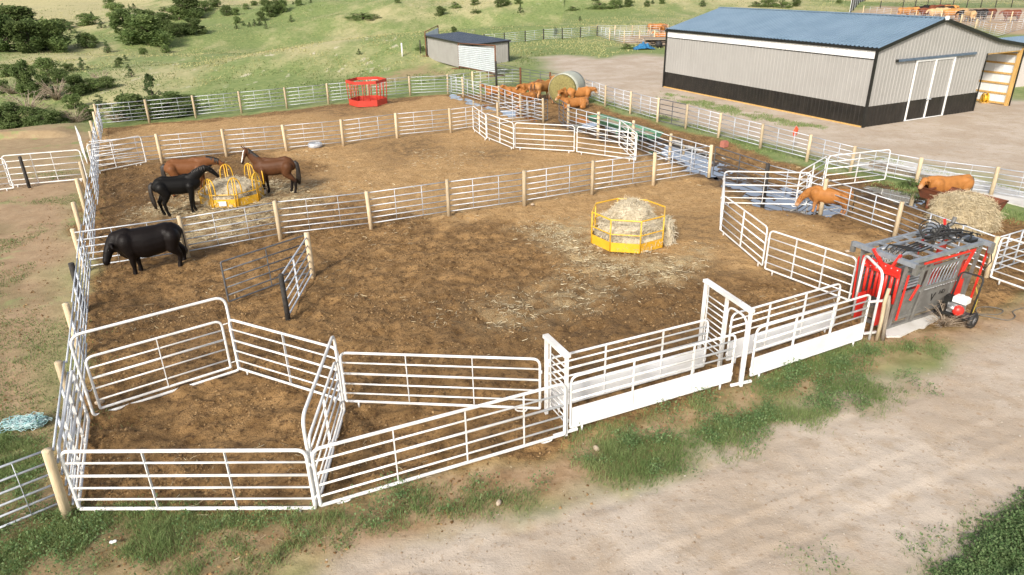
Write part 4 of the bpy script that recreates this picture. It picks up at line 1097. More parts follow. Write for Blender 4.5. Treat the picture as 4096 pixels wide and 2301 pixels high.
    dz = 3.56; W = .11
    for u in (D0 + W / 2, (D0 + D1) / 2 + .02, D1 - W / 2):
        f.beam(x0 + e2 * u + Z * .05, x0 + e2 * u + Z * dz, W, .05, e2)
    f.beam(x0 + e2 * D0 + Z * (dz + .03), x0 + e2 * D1 + Z * (dz + .03), .05, .12)
    f.beam(x0 + e2 * D0 + Z * .06, x0 + e2 * D1 + Z * .06, .05, .05)
    for u0, u1 in ((D0, (D0 + D1) / 2), ((D0 + D1) / 2, D1)):
        dd = ribbed(o + e2 * u0 + ng * .035, e2, Z, u1 - u0, c(1.25), c(dz), ng, .30, .016, .05); dl = dd.build('door', 'greywall', t)
        ribbed(o + e2 * u0 + ng * .035, e2, Z, u1 - u0, c(.06), c(1.25), ng, .30, .016, .05).build('door_wainscot', 'blacksteel', dl)
    f.build('door_frame', 'marksteel', t)
    MB().box(o + e2 * 5.36 + ng * .13 + Z * 1.22, (.40, .05, .05), Matrix((e2, e1, Z)).transposed()).build('door_handle', 'galv', t)
    MB().beam(o + e2 * 1.72 + ng * .11 + Z * 3.72, o + e2 * 8.98 + ng * .11 + Z * 3.72, .13, .13).build('door_track', 'bluetrim', t)
    MB().beam(o + e2 * 1.70 + ng * .11 + Z * 3.72, o + e2 * 1.78 + ng * .11 + Z * 3.72, .14, .16).build('track_end', 'trim', t)
    # lean-to bay: lumber frame seen through the opening
    fr = thing_part = MB()
    fr.beam(o + e2 * (EW - .16) + e1 * .08, o + e2 * (EW - .16) + e1 * .08 + Z * 3.75, .22, .15, e2); fr.build('corner_post', 'lumber', t)
    MB().beam(o + e2 * OP + e1 * .05 + Z * 3.66, o + e2 * (EW - .2) + e1 * .05 + Z * 3.66, .06, .26).build('header', 'lumber', t)
    MB().beam(o + e2 * OP + ng * .02, o + e2 * OP + ng * .02 + Z * 3.62, .05, .06, e2).build('opening_trim', 'trim', t)
    MB().beam(o + e2 * EW + ng * .02, o + e2 * EW + ng * .02 + Z * 3.9, .10, .08, e2).build('corner_trim', 'trim', t)
    ribbed(o + e2 * (EW - .10), e1, Z, L - .3, c(0.1), c(3.7), nl, .6, .012, .05).build('liner_wall', 'liner', t)
    for z in (.12, .75, 1.4, 2.05, 2.7, 3.3):
        MB().beam(o + e2 * (EW - .15) + e1 * .2 + Z * z, o + e2 * (EW - .15) + e1 * 12 + Z * z, .05, .12).build('girt', 'lumber', t)
    for u in (3.4, 6.6):
        MB().beam(o + e2 * (EW - .22) + e1 * u, o + e2 * (EW - .22) + e1 * u + Z * 3.7, .18, .15, e2).build('wall_post', 'lumber', t)
    # things at the barn
    p = U(3935, 412); tt = thing('hose_reel', p, 'yellow hose reel on the ground at the open lean-to bay of the barn', 'hose reel')
    mb = MB(); ax = (e1 * .6 - e2 * .8).normalized(); ctr = p + Z * .33
    for s in (-.11, .11):
        mb2 = MB(); pts = [ctr + ax * s + (Z * math.cos(k * math.pi / 8) + ax.cross(Z) * math.sin(k * math.pi / 8)) * .30 for k in range(16)]
        mb2.path(pts, .05, 6, True); mb2.build('rim', 'yellow', tt, True)
    mb.tube(ctr - ax * .14, ctr + ax * .14, .20, 14); mb.build('drum', 'yellow', tt, True)
    MB().box(p + Z * .04, (.5, .35, .06)).build('stand', 'lumber', tt)
    # pale neighbouring building at the right edge
    a = U(4046, 352); tt = thing('small_building', a, 'pale walled building with blue roof cut by the right photo edge behind the barn', 'building')
    mb = MB(); mb.add([a, a + e2 * 8, a + e2 * 8 + e1 * 6, a + e1 * 6] + [v + Z * 2.5 for v in (a, a + e2 * 8, a + e2 * 8 + e1 * 6, a + e1 * 6)], [(0, 1, 5, 4), (1, 2, 6, 5), (2, 3, 7, 6), (3, 0, 4, 7)]); mb.build('wall', 'pinkwall', tt)
    ribbed(a + Z * 2.5 - e1 * .3 + e2 * .1, e2, (e1 * .96 + Z * .28).normalized(), 8.6, c(0), c(3.2), (Z * .96 - e1 * .28), .3, .03, .05).build('roof', 'roofblue', tt)
def build_shed():
    p = on_ground(1712, 225.5); 
    g = tz(p.x, p.y)
    A = Vector((p.x, p.y, g))
    # front wall runs toward the camera side on the right, like the barn
    B_ = on_ground(1893, 272)
    dwn = Vector((B_.x - A.x, B_.y - A.y, 0)).normalized(); acr = Vector((-dwn.y, dwn.x, 0)); Z = Vector((0, 0, 1)); L = (B_ - A).length
    W = 4.3; hf, hb = 2.42, 2.62
    g2 = tz(*(A + dwn * L)[:2]); 
    L = (Vector((B_.x, B_.y, 0)) - Vector((A.x, A.y, 0))).length
    t = thing('shed', A, 'low open-backed grey shed with dark slate roof on the grass by the windbreak', 'shed')
    c = lambda v: (lambda u: v)
    low = min(g, g2) - g - .3
    ribbed(A, dwn, Z, L, c(low), c(hf), -acr, .3, .015, .05).build('wall', 'plasterboard', t)
    ribbed(A + dwn * L, acr, Z, W, c(low), lambda u: hf + (hb - hf) * u / W, dwn, .3, .015, .05).build('wall', 'plasterboard', t)
    ribbed(A, acr, Z, W, c(low), lambda u: hf + (hb - hf) * u / W, -dwn, .3, .015, .05).build('wall', 'plasterboard', t)
    s = (acr * W + Z * (hb - hf)); ln = s.length; s.normalize(); nn = Vector((-s.x * s.z, -s.y * s.z, 1 - s.z * s.z)).normalized()
    ribbed(A - dwn * .2 - s * .25 + Z * hf, dwn, s, L + .4, c(0), c(ln + .5), nn, .3, .025, .05, .06).build('roof', 'darkroof', t)
    for q in (A, A + dwn * L, A + dwn * L + acr * W): MB().beam(q + Z * low, q + Z * (hf + ((hb - hf) if q != A and (q - A - dwn * L).length > 1 else 0)), .14, .14, dwn).build('corner_trim', 'trim', t)
    MB().beam(A - dwn * .2 + Z * (hf + .0) - acr * .24, A + dwn * (L + .2) + Z * (hf + .0) - acr * .24, .05, .16).build('eave_trim', 'trim', t)
    MB().beam(A + dwn * (L + .2) + Z * hf - acr * .2, A + dwn * (L + .2) + Z * hb + acr * (W + .2), .06, .16).build('rake_trim', 'trim', t)
    # windbreak panels
    def windbreak(label, a, b, h, z0=.25):
        a, b = Vector(a), Vector(b); d = (b - a).normalized(); t = thing('windbreak_panel', a, label, 'windbreak', 'windbreak panels')
        n = Vector((d.y, -d.x, 0)); L = (b - a).length
        MB().path([a + Z * z0, a + Z * h, b + Z * h, b + Z * z0], .06, 8, True).build('frame', 'rust', t, True)
        us = []; mb = MB(); k = 0; vs = []; m = 72
        for i in range(m + 1):
            z = z0 + .08 + (h - z0 - .30) * i / m; off = .025 * math.sin(i * math.pi / 3)
            vs += [a + d * .06 + Z * z + n * (off + .05), b - d * .06 + Z * z + n * (off + .05)]
        mb.add(vs, [(2 * i, 2 * i + 1, 2 * i + 3, 2 * i + 2) for i in range(m)]); mb.build('corrugated_sheet', 'corrwhite', t, True)
        for q in (a, b):
            MB().tube(q - Z * .1, q + Z * (h + .05), .07, 8).build('post', 'rust', t, True)
            MB().tube(q + n * .9 + Z * .06, q - n * .9 + Z * .06, .05, 8).build('skid', 'rust', t, True)
        return t
    a = on_ground(1838, 276); b = on_ground(1983, 306)
    windbreak('white corrugated windbreak in a rusty frame in front of the grey shed', a, b, 2.75)
    a = on_ground(1706, 227); b = on_ground(1757, 199)
    windbreak('white windbreak panel in a rusty frame behind the left end of the grey shed', a, b, 2.95)

# ------------------------------------------------------------------ feeders, troughs, hay
def ngon(c, r, n, rot, z): return [Vector((c[0] + r * math.cos(rot + 2 * math.pi * k / n), c[1] + r * math.sin(rot + 2 * math.pi * k / n), z)) for k in range(n)]
def skirt_mb(P0, P1, th=.02):
    mb = MB(); n = len(P0)
    c = sum(P0, Vector()) / n
    inn = lambda p: p + (Vector((c.x, c.y, p.z)) - p).normalized() * th
    vs = P0 + P1 + [inn(p) for p in P1] + [inn(p) for p in P0]
    fs = []
    for k in range(n):
        j = (k + 1) % n
        for a, b in ((0, 1), (1, 2), (2, 3), (3, 0)): fs.append((a * n + k, a * n + j, b * n + j, b * n + k))
    return mb.add(vs, fs)
def hay_mass(name, label, c, rx, ry, h, m, group=None, n_straw=5000, t0=None, cyl=0, peak=1.0, seed=3, l0=.06, l1=.20, cat='hay'):
    """a heap of loose hay: lumpy body with straws standing out of its surface"""
    c = Vector(c); nu, nv = 44, 20; V = []; F = []; N = []
    for j in range(nv + 1):
        t = j / nv
        for i in range(nu):
            a = 2 * math.pi * i / nu
            if cyl: rr = (1 if t < .72 else math.sqrt(max(0, 1 - ((t - .72) / .28) ** 2)) ) * (.96 + .08 * math.sin(3 * t)); z = t
            else: rr = math.cos(t * math.pi / 2) ** (.8 * peak); z = math.sin(t * math.pi / 2) ** (1.1)
            w = 1 + .30 * (float(vnoise(np.array([i / nu * 14.0]), np.array([t * 5.0 + seed]), seed)[0]) - .5) + .14 * (float(vnoise(np.array([i * 1.0]), np.array([j * .8 + seed]), seed + 5)[0]) - .5)
            V.append((c.x + rx * rr * w * math.cos(a), c.y + ry * rr * w * math.sin(a), c.z + h * z * (1 + .10 * (w - 1))))
    for j in range(nv):
        for i in range(nu):
            k = (i + 1) % nu; F.append((j * nu + i, j * nu + k, (j + 1) * nu + k, (j + 1) * nu + i))
    V = np.array(V); t = t0 or thing(name, c, label, cat, group); og = np.array(ORG[t.name])
    tone = np.clip(rng.normal(.55, .25, len(V)), 0, 1)
    np_mesh('heap', V - og, np.array(F), m, True, {'tone': tone}, t)
    idx = rng.integers(0, nu * nv, n_straw); P = V[idx] + rng.normal(0, .04, (n_straw, 3)); P[:, 2] = np.maximum(P[:, 2], c.z + .02)
    out = P - np.array([c.x, c.y, c.z + h * .3]); out /= np.linalg.norm(out, axis=1)[:, None] + 1e-9
    tang = rng.normal(0, 1, (n_straw, 3)); d = out * .14 + tang * .6 + np.array([0, 0, -.3]); d /= np.linalg.norm(d, axis=1)[:, None]
    P = P - og
    o = straws('straw_stems', P[:, 0], P[:, 1], P[:, 2], m, l0, l1, .011, None, None, parent=t, dirs=d)
    o['kind'] = 'stuff'
    return t
def build_feeders():
    Z = Vector((0, 0, 1))
    # yellow octagonal feeder
    C = U(2511, 940); C = Vector((4.16, 23.12, 0)); rot = R(9)
    t = thing('hay_feeder', C, 'yellow octagonal hay feeder ring heaped with pale hay in the big front pen', 'hay feeder')
    P = lambda z, r=1.33: ngon(C, r, 8, rot, z)
    skirt_mb(P(.03), P(.36)).build('skirt', 'yellow', t)
    MB().path(P(1.17), .028, 8, True).build('top_ring', 'yellow', t)
    MB().path(P(.66), .022, 8, True).build('middle_ring', 'yellow', t)
    for k in range(8): MB().tube(P(.03)[k], P(1.17)[k], .026, 8).build('upright', 'yellow', t, True)
    hh = hay_mass('hay_heap', 'tall pale hay heap inside the yellow octagonal feeder', C + Vector((.1, .1, .05)), 1.20, 1.20, .88, 'hay', None, 11000, peak=.55)
    hay_mass('hay_heap', 'peaked crown of hay rising above the yellow octagonal feeder', C + Vector((.12, .25, .55)), .80, .76, .84, 'hay', None, 6000, seed=8, t0=hh)
    hay_mass('hay_heap', 'hay spilling over the right side of the yellow octagonal feeder', C + Vector((1.36, .05, 0)), .24, .6, .8, 'hay', None, 1500, seed=12, peak=.6, t0=hh)
    # low yellow tombstone feeder with the horses
    C = Vector((-12.1, 29.2, 0)); rot = R(27)
    t = thing('hay_feeder', C, 'low yellow horse hay feeder with tall hoops between the three horses', 'hay feeder')
    Q = lambda z, r=1.33: ngon(C, r, 8, rot, z)
    skirt_mb(Q(.02), Q(.36)).build('skirt', 'yellow', t)
    MB().path(Q(.56), .024, 8, True).build('top_ring', 'yellow', t)
    MB().box(Q(.2)[5] * .55 + Q(.2)[6] * .45 + Vector((-.02, -.05, 0)), (.30, .02, .20), Matrix.Rotation(math.atan2((Q(0)[6] - Q(0)[5]).y, (Q(0)[6] - Q(0)[5]).x), 3, 'Z')).build('maker_plate', 'marksteel', t)
    for k in (0, 1, 2, 5, 6, 7):
        q = Q(0)[k]; rad = (q - C).normalized(); tn = Vector((-rad.y, rad.x, 0))
        pts = [q + tn * -.27 + Z * .56, q + tn * -.25 + Z * .98, q + tn * -.16 + Z * 1.22, q + Z * 1.29, q + tn * .16 + Z * 1.22, q + tn * .25 + Z * .98, q + tn * .27 + Z * .56]
        mb = MB().path(fillet(pts, [0, .1, .12, .1, .12, .1, 0], 3), .026, 8)
        h = mb.build('hoop', 'yellow', t, True)
        mb = MB(); mb.tube(q + tn * .05 + Z * .03, q + tn * .05 + Z * 1.27, .024, 7); mb.tube(q - tn * .05 + Z * .03, q - tn * .05 + Z * 1.27, .024, 7); mb.build('upright', 'yellow', h, True)
    for k in (3, 4): MB().tube(Q(.03)[k], Q(.56)[k], .024, 7).build('upright', 'yellow', t, True)
    hay_mass('hay_heap', 'flattened grey-gold hay heap in the low yellow horse feeder', C + Vector((0, 0, .05)), 1.17, 1.17, .80, 'hay', None, 6000, seed=21, peak=.7)
    # red feeder
    C = Vector((-10.2, 52.6, 0)); rot = R(0); C = U(1474, 418)
    t = thing('hay_feeder', C, 'empty red hexagonal hay feeder standing in the back pen', 'hay feeder')
    H = lambda z, r=1.42: ngon(C, r, 6, R(8), z)
    skirt_mb(H(.03), H(.47), .03).build('skirt', 'redfeed', t)
    skirt_mb(H(1.63, 1.5), H(1.84, 1.5), .03).build('top_band', 'redfeed', t)
    for k in range(6):
        a, b = H(.46)[k], H(.46)[(k + 1) % 6]; a1, b1 = H(1.6, 1.48)[k], H(1.6, 1.48)[(k + 1) % 6]
        for u in (0.02, .33, .66): MB().tube(lerp(a, b, u), lerp(a1, b1, u), .028, 7).build('bar', 'redfeed', t, True)
    # wrapped round bale
    C = U(2268, 412); ax = Vector((-.42, -.90, 0)).normalized(); r = 1.12
    ctr = C + Z * (r * .97); t = thing('hay_bale', C, 'net wrapped round hay bale with green face among the calves', 'hay bale')
    mb = MB(); mb.path([ctr + ax * .95, ctr + ax * .5, ctr - ax * .5, ctr - ax * .95], [r * .985, r, r, r * .97], 40); mb.build('wrap', 'netwrap', t, True)
    mb = MB(); mb.path([ctr + ax * 1.16, ctr + ax * 1.12, ctr + ax * .93], [r * .55, r * .88, r * .97], 40); mb.build('face', 'balehay', t, True)
    mb = MB()
    # golden unrolled hay pile at right
    C = U(3838, 905)
    hay_mass('hay_pile', 'big golden hay pile behind the squeeze chute in front of the brown cow', C, 1.04, .9, 1.12, 'goldhay', None, 13000, seed=31, peak=.5, l0=.08, l1=.28)
    # troughs
    def bunk(label, pts, w, h0, h1, m, fill, legs=4):
        a, b = pts; d = (b - a).normalized(); n = Vector((-d.y, d.x, 0)); t = thing('feed_trough', a, label, 'feed trough')
        L = (b - a).length; w0 = w * .62
        O = [a + n * -w / 2 + Z * h1, b + n * -w / 2 + Z * h1, b + n * w / 2 + Z * h1, a + n * w / 2 + Z * h1]
        B = [a + d * .1 + n * -w0 / 2 + Z * h0, b - d * .1 + n * -w0 / 2 + Z * h0, b - d * .1 + n * w0 / 2 + Z * h0, a + d * .1 + n * w0 / 2 + Z * h0]
        I = [p + (n * (.04 if k < 2 else -.04)) + d * (.04 if k in (0, 3) else -.04) for k, p in enumerate(O)]
        J = [p + Z * .05 for p in B]
        mb = MB(); mb.add(O + B + I + J, [(0, 1, 5, 4), (1, 2, 6, 5), (2, 3, 7, 6), (3, 0, 4, 7), (4, 5, 6, 7), (0, 8, 9, 1), (1, 9, 10, 2), (2, 10, 11, 3), (3, 11, 8, 0), (8, 12, 13, 9), (9, 13, 14, 10), (10, 14, 15, 11), (11, 15, 12, 8), (12, 15, 14, 13)]); mb.build('tub', m, t)
        MB().path([p + Z * .01 for p in O], .03, 8, True).build('rim', m, t, True)
        f = MB(); hf = h0 + (h1 - h0) * .62; wf = w0 + (w - w0) * .55
        f.add([a + d * .1 + n * -wf / 2 + Z * hf, b - d * .1 + n * -wf / 2 + Z * hf, b - d * .1 + n * wf / 2 + Z * hf, a + d * .1 + n * wf / 2 + Z * hf], [(0, 1, 2, 3)]); f.build('feed', fill, t)
        for k in range(legs):
            p = lerp(a, b, (k + .5) / legs)
            for s in (-1, 1): MB().beam(p + n * s * w * .32 + Z * -.02, p + n * s * w * .30 + Z * (h0 + .05), .09, .09, d).build('leg', m, t)
        mb = MB()
        for k in range(3): p = lerp(a, b, (k + .5) / 3); mb.beam(p - n * w / 2 + Z * h1, p + n * w / 2 + Z * h1, .05, .05)
        mb.build('cross_brace', m, t)
        return t
    a = U(2376, 461, .58); b = U(2619, 537, .58)
    bunk('long green feed trough on legs beside the puddle in the alley', (Vector((a.x, a.y, 0)), Vector((b.x, b.y, 0))), 1.15, .30, .58, 'green', 'feedfines', 3)
    a = U(3700, 742, .75); b = U(4000, 818, .75)
    bunk('long rusty feed trough behind the right brown cow and the golden hay pile', (Vector((a.x, a.y, 0)), Vector((b.x, b.y, 0))), 1.0, .34, .78, 'rusttrough', 'rusttrough', 3)
    # concrete apron along the outer fence
    ap = [U(x, y) for x, y in ((3395, 665), (3560, 635), (3800, 690), (4140, 782), (4300, 822), (4300, 905), (4090, 830), (3800, 752), (3600, 702))]
    o = MB().prism([(p.x, p.y) for p in ap], -.2, .045).build('concrete_pad', 'concrete', None, False, ap[0]); tag(o, kind='structure')
    q = U(3480, 668); q2 = U(3740, 735)
    o = MB().beam(q + Z * .16, q2 + Z * .16, .22, .22).build('timber_beam', 'wood', None, False, q); tag(o, 'long weathered timber beam lying on the concrete pad behind the fence', 'beam')
    # slab and scraps by the chute
    sp = [U(x, y) for x, y in ((3545, 1352), (3600, 1350), (3660, 1325), (3700, 1310), (3720, 1290), (3760, 1275), (3740, 1255), (3600, 1280), (3530, 1320))]
    o = MB().prism([(p.x, p.y) for p in sp], -.1, .05).build('concrete_slab', 'concrete', None, False, sp[0]); tag(o, kind='structure')
    # tyre on a pale flat ring
    C = U(1262, 590); t = thing('tractor_tyre', C, 'pale tyre lying flat under the middle cross fence', 'tyre')
    prof = [(.20, .05), (.22, .0), (.36, .0), (.42, .05), (.42, .19), (.36, .25), (.24, .25), (.205, .20), (.27, .12), (.20, .05)]
    MB().lathe(C + Vector((0, 0, .02)), [(r * .95, z) for r, z in prof], 28).build('tread', 'paletyre', t, True)
    mb = MB(); mb.lathe(C + Vector((0, 0, .05)), [(.0, .02), (.21, .02), (.21, .05), (0, .05)], 24); mb.build('bottom_plate', 'tyre', t)
    # twine heap
    C = U(118, 1705); t = thing('twine_heap', C, 'heap of pale blue baling twine on the ground left of the fence', 'twine')
    for s in range(7):
        mb = MB(); pts = []; a0 = random.uniform(0, 6.28)
        ox, oy = random.gauss(0, .10), random.gauss(0, .08)
        for k in range(150):
            a0 += random.gauss(.5, .5); rr = .09 + .06 * random.random()
            ox += .03 * math.cos(a0) + random.gauss(0, .004); oy += .025 * math.sin(a0)
            ox *= .985; oy *= .985
            pts.append(C + Vector((ox * 1.25 + rr * math.cos(a0) + (s - 3) * .03, oy + rr * math.sin(a0), .03 + abs(.16 * math.sin(k * .21 + s)) * max(0, 1 - (ox * ox) * 4) + random.random() * .03)))
        mb.path(pts, .008, 4); mb.build('strand', 'netting', t, True)
    # mineral block
    C = U(2896, 588); mb = MB(); mb.box(C + Z * .14, (.34, .3, .28), Matrix.Rotation(.5, 3, 'Z')); mb.box(C + Z * .30, (.28, .24, .06), Matrix.Rotation(.5, 3, 'Z'))
    o = mb.build('mineral_block', 'block', None, False, C); tag(o, 'reddish mineral block on the dirt between the alley and the outer fence', 'mineral block')
    # flat trailer and scrap beyond the barn
    C = on_ground(2630, 190); t = thing('flatbed_trailer', C, 'weathered flatbed trailer beside blue tarp behind the left barn corner', 'trailer')
    MB().box(C + Vector((1.2, .5, 1.0)), (5.6, 2.4, .16), Matrix.Rotation(-.15, 3, 'Z')).build('deck', 'wood', t)
    MB().box(C + Vector((1.2, .5, .78)), (5.0, .9, .22), Matrix.Rotation(-.15, 3, 'Z')).build('chassis', 'blackpost', t)
    for x in (0, 2.4):
        mb = MB(); mb.path([C + Vector((x, -.9, .42)), C + Vector((x, -.65, .42))], .42, 18); mb.build('wheel', 'rubber', t, True)
    C = on_ground(2574, 197); t = thing('tarp_bundle', C, 'crumpled bright blue tarp lying left of the flatbed trailer', 'tarp')
    mb = MB()
    vs = []; nn = 14
    for i in range(nn):
        for j in range(8):
            x, y = i / (nn - 1) - .5, j / 7 - .5
            hgt = (.95 * math.exp(-(x / .35) ** 2 - (y / .4) ** 2)) * (.6 + .8 * random.random())
            vs.append(C + Vector((x * 2.6, y * 2, hgt * .75 + .03)))
    mb.add(vs, [(i * 8 + j, (i + 1) * 8 + j, (i + 1) * 8 + j + 1, i * 8 + j + 1) for i in range(nn - 1) for j in range(7)]); mb.build('sheet', 'bluetarp', t)
    C = on_ground(2590, 184); t = thing('scrap_heap', C, 'heap of grey scrap lumber behind the blue tarp', 'lumber heap')
    for k in range(12):
        a = random.uniform(-.6, .6); p = C + Vector((random.uniform(-2.4, 2.4), random.uniform(-.6, .8), .25 + random.random() * .8))
        v = Vector((math.cos(a), math.sin(a), random.gauss(0, .2))) * random.uniform(.8, 1.8); MB().beam(p - v, p + v, .2, .07).build('board', 'wood', t)
    # dead weed at the chute wheel and by the outer fence
    # small litter in the grass
    C = U(455, 2190); mb = MB(); mb.ball(C + Z * .12, .05, .03, .03, 8); mb.ball(C + Z * .13 + Vector((.05, .01, 0)), .035, .03, .025, 8)
    o = mb.build('litter', 'marksteel', None, True, C); tag(o, 'small scrap of white litter in the grass below the front panel', 'litter')
    for (px, py, s) in ((400, 1615, 1), (2385, 1800, .8), (1995, 2018, .7), (330, 1030, .8), (2130, 822, .8), (3390, 1010, .8)):
        C = U(px, py); mb = MB(); mb.ball(C + Z * .04, .11 * s, .07 * s, .06 * s, 9, Matrix.Rotation(random.random() * 3, 3, 'Z'))
        o = mb.build('stone', M['concrete'] if False else M['stone'], None, False, C); tag(o, 'pale stone lying loose on the dirt', 'stone', 'loose stones')
M['stone'] = smat('pale_stone', (.47, .38, .28), (.36, .28, .2), 8, .9, 0, .4)

# ------------------------------------------------------------------ squeeze chute and power cart
def text_mesh(body, size, depth):
    cu = bpy.data.curves.new('lettering', 'FONT'); cu.body = body; cu.size = size; cu.extrude = depth; cu.resolution_u = 3; cu.shear = .25
    ob = bpy.data.objects.new('lettering_tmp', cu); COL.objects.link(ob); bpy.context.view_layer.update()
    me = bpy.data.meshes.new_from_object(ob.evaluated_get(bpy.context.evaluated_depsgraph_get())); bpy.data.objects.remove(ob); bpy.data.curves.remove(cu)
    return me
def build_chute():
    Z = Vector((0, 0, 1)); e = Vector((.900, .436, 0)).normalized(); n = Vector((-e.y, e.x, 0))
    O = Vector((9.92, 16.12, 0)); L, W, Hh = 2.95, 1.0, 1.98
    P = lambda a, b, z: O + e * a + n * b + Z * z
    t = thing('squeeze_chute', O, 'grey steel cattle squeeze chute with red gates at the end of the alley', 'squeeze chute')
    def beam(name, a, b, w, h, m='chute', up=None, par=None): return MB().beam(P(*a), P(*b), w, h, up or Z).build(name, m, par or t)
    for b in (0, W): beam('skid', (-.15, b, .06), (L + .3, b, .06), .10, .10)
    for a in (-.1, L * .5, L): beam('floor_beam', (a, 0, .07), (a, W, .07), .10, .08)
    MB().box(P(L / 2, W / 2, .13), (L, W * .9, .03), Matrix((e, n, Z)).transposed()).build('floor', 'feedfines', t)
    # four corner frames
    for a in (0, .72, 2.25, L):
        for b, s in ((0, -1), (W, 1)):
            beam('post', (a, b + s * .02, .08), (a, b + s * .16, Hh - .05), .07, .07, 'chute', e)
    for a, x in ((-.05, .42), (L + .05, .40)):
        beam('cross_head', (a, -x, Hh), (a, W + x, Hh), .12, .12, 'chutelt')
        for b in (-x, W + x): beam('head_end', (a, b, Hh - .24), (a, b, Hh + .05), .11, .10, 'chute', e)
    for b in (-.16, W + .16): beam('top_rail', (-.05, b, Hh - .02), (L + .1, b, Hh - .02), .09, .10, 'chutelt')
    for b in (.22, W - .22): beam('top_rail', (0, b, Hh + .03), (L, b, Hh + .03), .055, .055, 'chutelt')
    for a in (.55, 1.05, 1.55, 2.05, 2.5): beam('roof_bar', (a, -.12, Hh + .01), (a, W + .12, Hh + .01), .05, .05, 'chutelt')
    # near side: lower steel door, bolt row, twisted slats, upper rails
    for b, s in ((-.03, -1), (W + .03, 1)):
        lp = MB().beam(P(.05, b, .66), P(L - .05, b, .66), .035, .70).build('lower_side_panel', 'chute', t)
        MB().beam(P(.05, b + s * .05, 1.02), P(L - .05, b + s * .05, 1.02), .07, .09).build('hinge_rail', 'chute', lp)
        MB().beam(P(.05, b + s * .04, .33), P(L - .05, b + s * .04, .33), .06, .08).build('lower_rail', 'chute', lp)
        mb = MB()
        mb.beam(P(.82, b + s * .085, .98), P(2.36, b + s * .085, .98), .012, .02)
        for k in range(15): mb.ball(P(.85 + k * .105, b + s * .09, .98), .018, None, None, 6)
        mb.build('bolt_row', 'chrome', lp, True)
        beam('upper_rail', (.05, b + s * .10, 1.62), (L - .05, b + s * .10, 1.62), .05, .07)
        beam('upper_rail', (.05, b + s * .12, 1.78), (L - .05, b + s * .12, 1.78), .05, .06)
        for k in range(10 if s < 0 else 0):
            a = .94 + k * .142
            mb = MB(); pts = [P(a, b + s * .05, 1.05), P(a + .02, b + s * .07, 1.26), P(a + .05, b + s * .09, 1.48), P(a + .10, b + s * .10, 1.60)]
            for i in range(3): mb.beam(pts[i], pts[i + 1], .02, .062, (e * math.cos(.35 * i) + n * math.sin(.35 * i)))
            mb.build('drop_bar', 'chutelt', t)
        for k in range(5):
            beam('side_bar', (.08, b + s * .05, 1.2 + k * .085), (.70, b + s * .05, 1.2 + k * .085), .03, .04, 'chutelt')
        beam('brace', (.72, b + s * .10, .15), (.98, b + s * .14, 1.75), .06, .05, 'chute', n)
        beam('latch_bar', (.42, b + s * .13, .82), (.62, b + s * .15, 1.24), .035, .045, 'red', n)
        beam('release_bar', (2.20, b + s * .13, .62), (2.36, b + s * .16, 1.12), .035, .045, 'red', n)
        beam('release_bar', (2.33, b + s * .14, 1.1), (2.62, b + s * .17, 1.85), .045, .06, 'red', n)
        beam('red_panel', (2.36, b + s * .02, .55), (2.36 + .4, b + s * .02, .55), .03, .8, 'red')
        beam('red_trim', (.62, b + s * .16, 1.83), (2.7, b + s * .16, 1.83), .02, .06, 'red') if s < 0 else None
        beam('red_stripe', (.02, b + s * .14, .35), (.02, b + s * .20, 1.65), .03, .05, 'red', e)
        beam('red_stripe', (L + .12, b + s * .18, .3), (L + .22, b + s * .22, 1.9), .04, .05, 'red', e)
    mb = MB()
    for i in range(4): mb.beam(P(.1, W * .9, 1.45 + i * .12), P(1.3, W * .9, 1.45 + i * .12), .02, .035)
    for i in range(12): mb.beam(P(.1 + i * .11, W * .9, 1.43), P(.1 + i * .11, W * .9, 1.84), .02, .035, e)
    mb.build('neck_mesh', 'liner', t)
    # embossed lettering on the side
    for body, a, z, sz in (('V', 1.42, .52, .32), ('HD', 1.78, .66, .17)):
        me = text_mesh(body, sz, .006); me.materials.append(M['trim'])
        me.transform(Matrix.Translation(P(a, -.052, z) - O) @ Matrix((e, Z, -n)).transposed().to_4x4())
        o = bpy.data.objects.new('lettering', me); COL.objects.link(o); o.parent = t
    # tail gate: two red halves with bars over a sheet
    for s, b0, b1 in ((-1, -.08, .46), (1, .50, 1.02)):
        g = MB().beam(P(-.10, (b0 + b1) / 2, .10), P(-.10, (b0 + b1) / 2, .84), b1 - b0, .03, n).build('tail_gate', 'red', t)
        for k in range(4):
            b = b0 + .03 + (b1 - b0 - .06) * k / 3; MB().tube(P(-.10, b, .80), P(-.10, b, 1.62), .04, 9).build('gate_bar', 'red', g, True)
        MB().beam(P(-.12, b0, 1.66), P(-.12, b1, 1.66), .06, .26).build('gate_head', 'red', g)
        mb = MB(); [mb.ball(P(-.16, b0 + .06 + q * .17, zz), .022, None, None, 6) for q in range(3) for zz in (1.60, 1.74)]; mb.build('gate_bolts', 'chrome', g, True)
    MB().beam(P(-.16, .30, 1.62), P(-.10, .78, 2.05), .05, .10, e).build('gate_lever', 'red', t)
    MB().beam(P(-.14, .18, 1.70), P(-.05, .05, 2.12), .05, .09, e).build('gate_lever', 'red', t)
    MB().beam(P(-.18, -.05, 1.62), P(-.18, .62, 1.55), .04, .07, Z).build('gate_link', 'red', t)
    # head gate
    for b0, b1 in ((.02, .36), (.64, .98)):
        g = MB().beam(P(L - .08, (b0 + b1) / 2, .15), P(L - .08, (b0 + b1) / 2, 1.75), b1 - b0, .05, n).build('head_gate', 'red', t)
    # hoses, valves, control mast
    MB().path([P(2.35, W * .7, Hh), P(2.2, W * .75, Hh + .12), P(2.6, W * .75, Hh + .16), P(2.9, W * .7, Hh + .28), P(2.95, W * .7, Hh + .46)], .055, 8).build('hose_arm', 'chute', t, True)
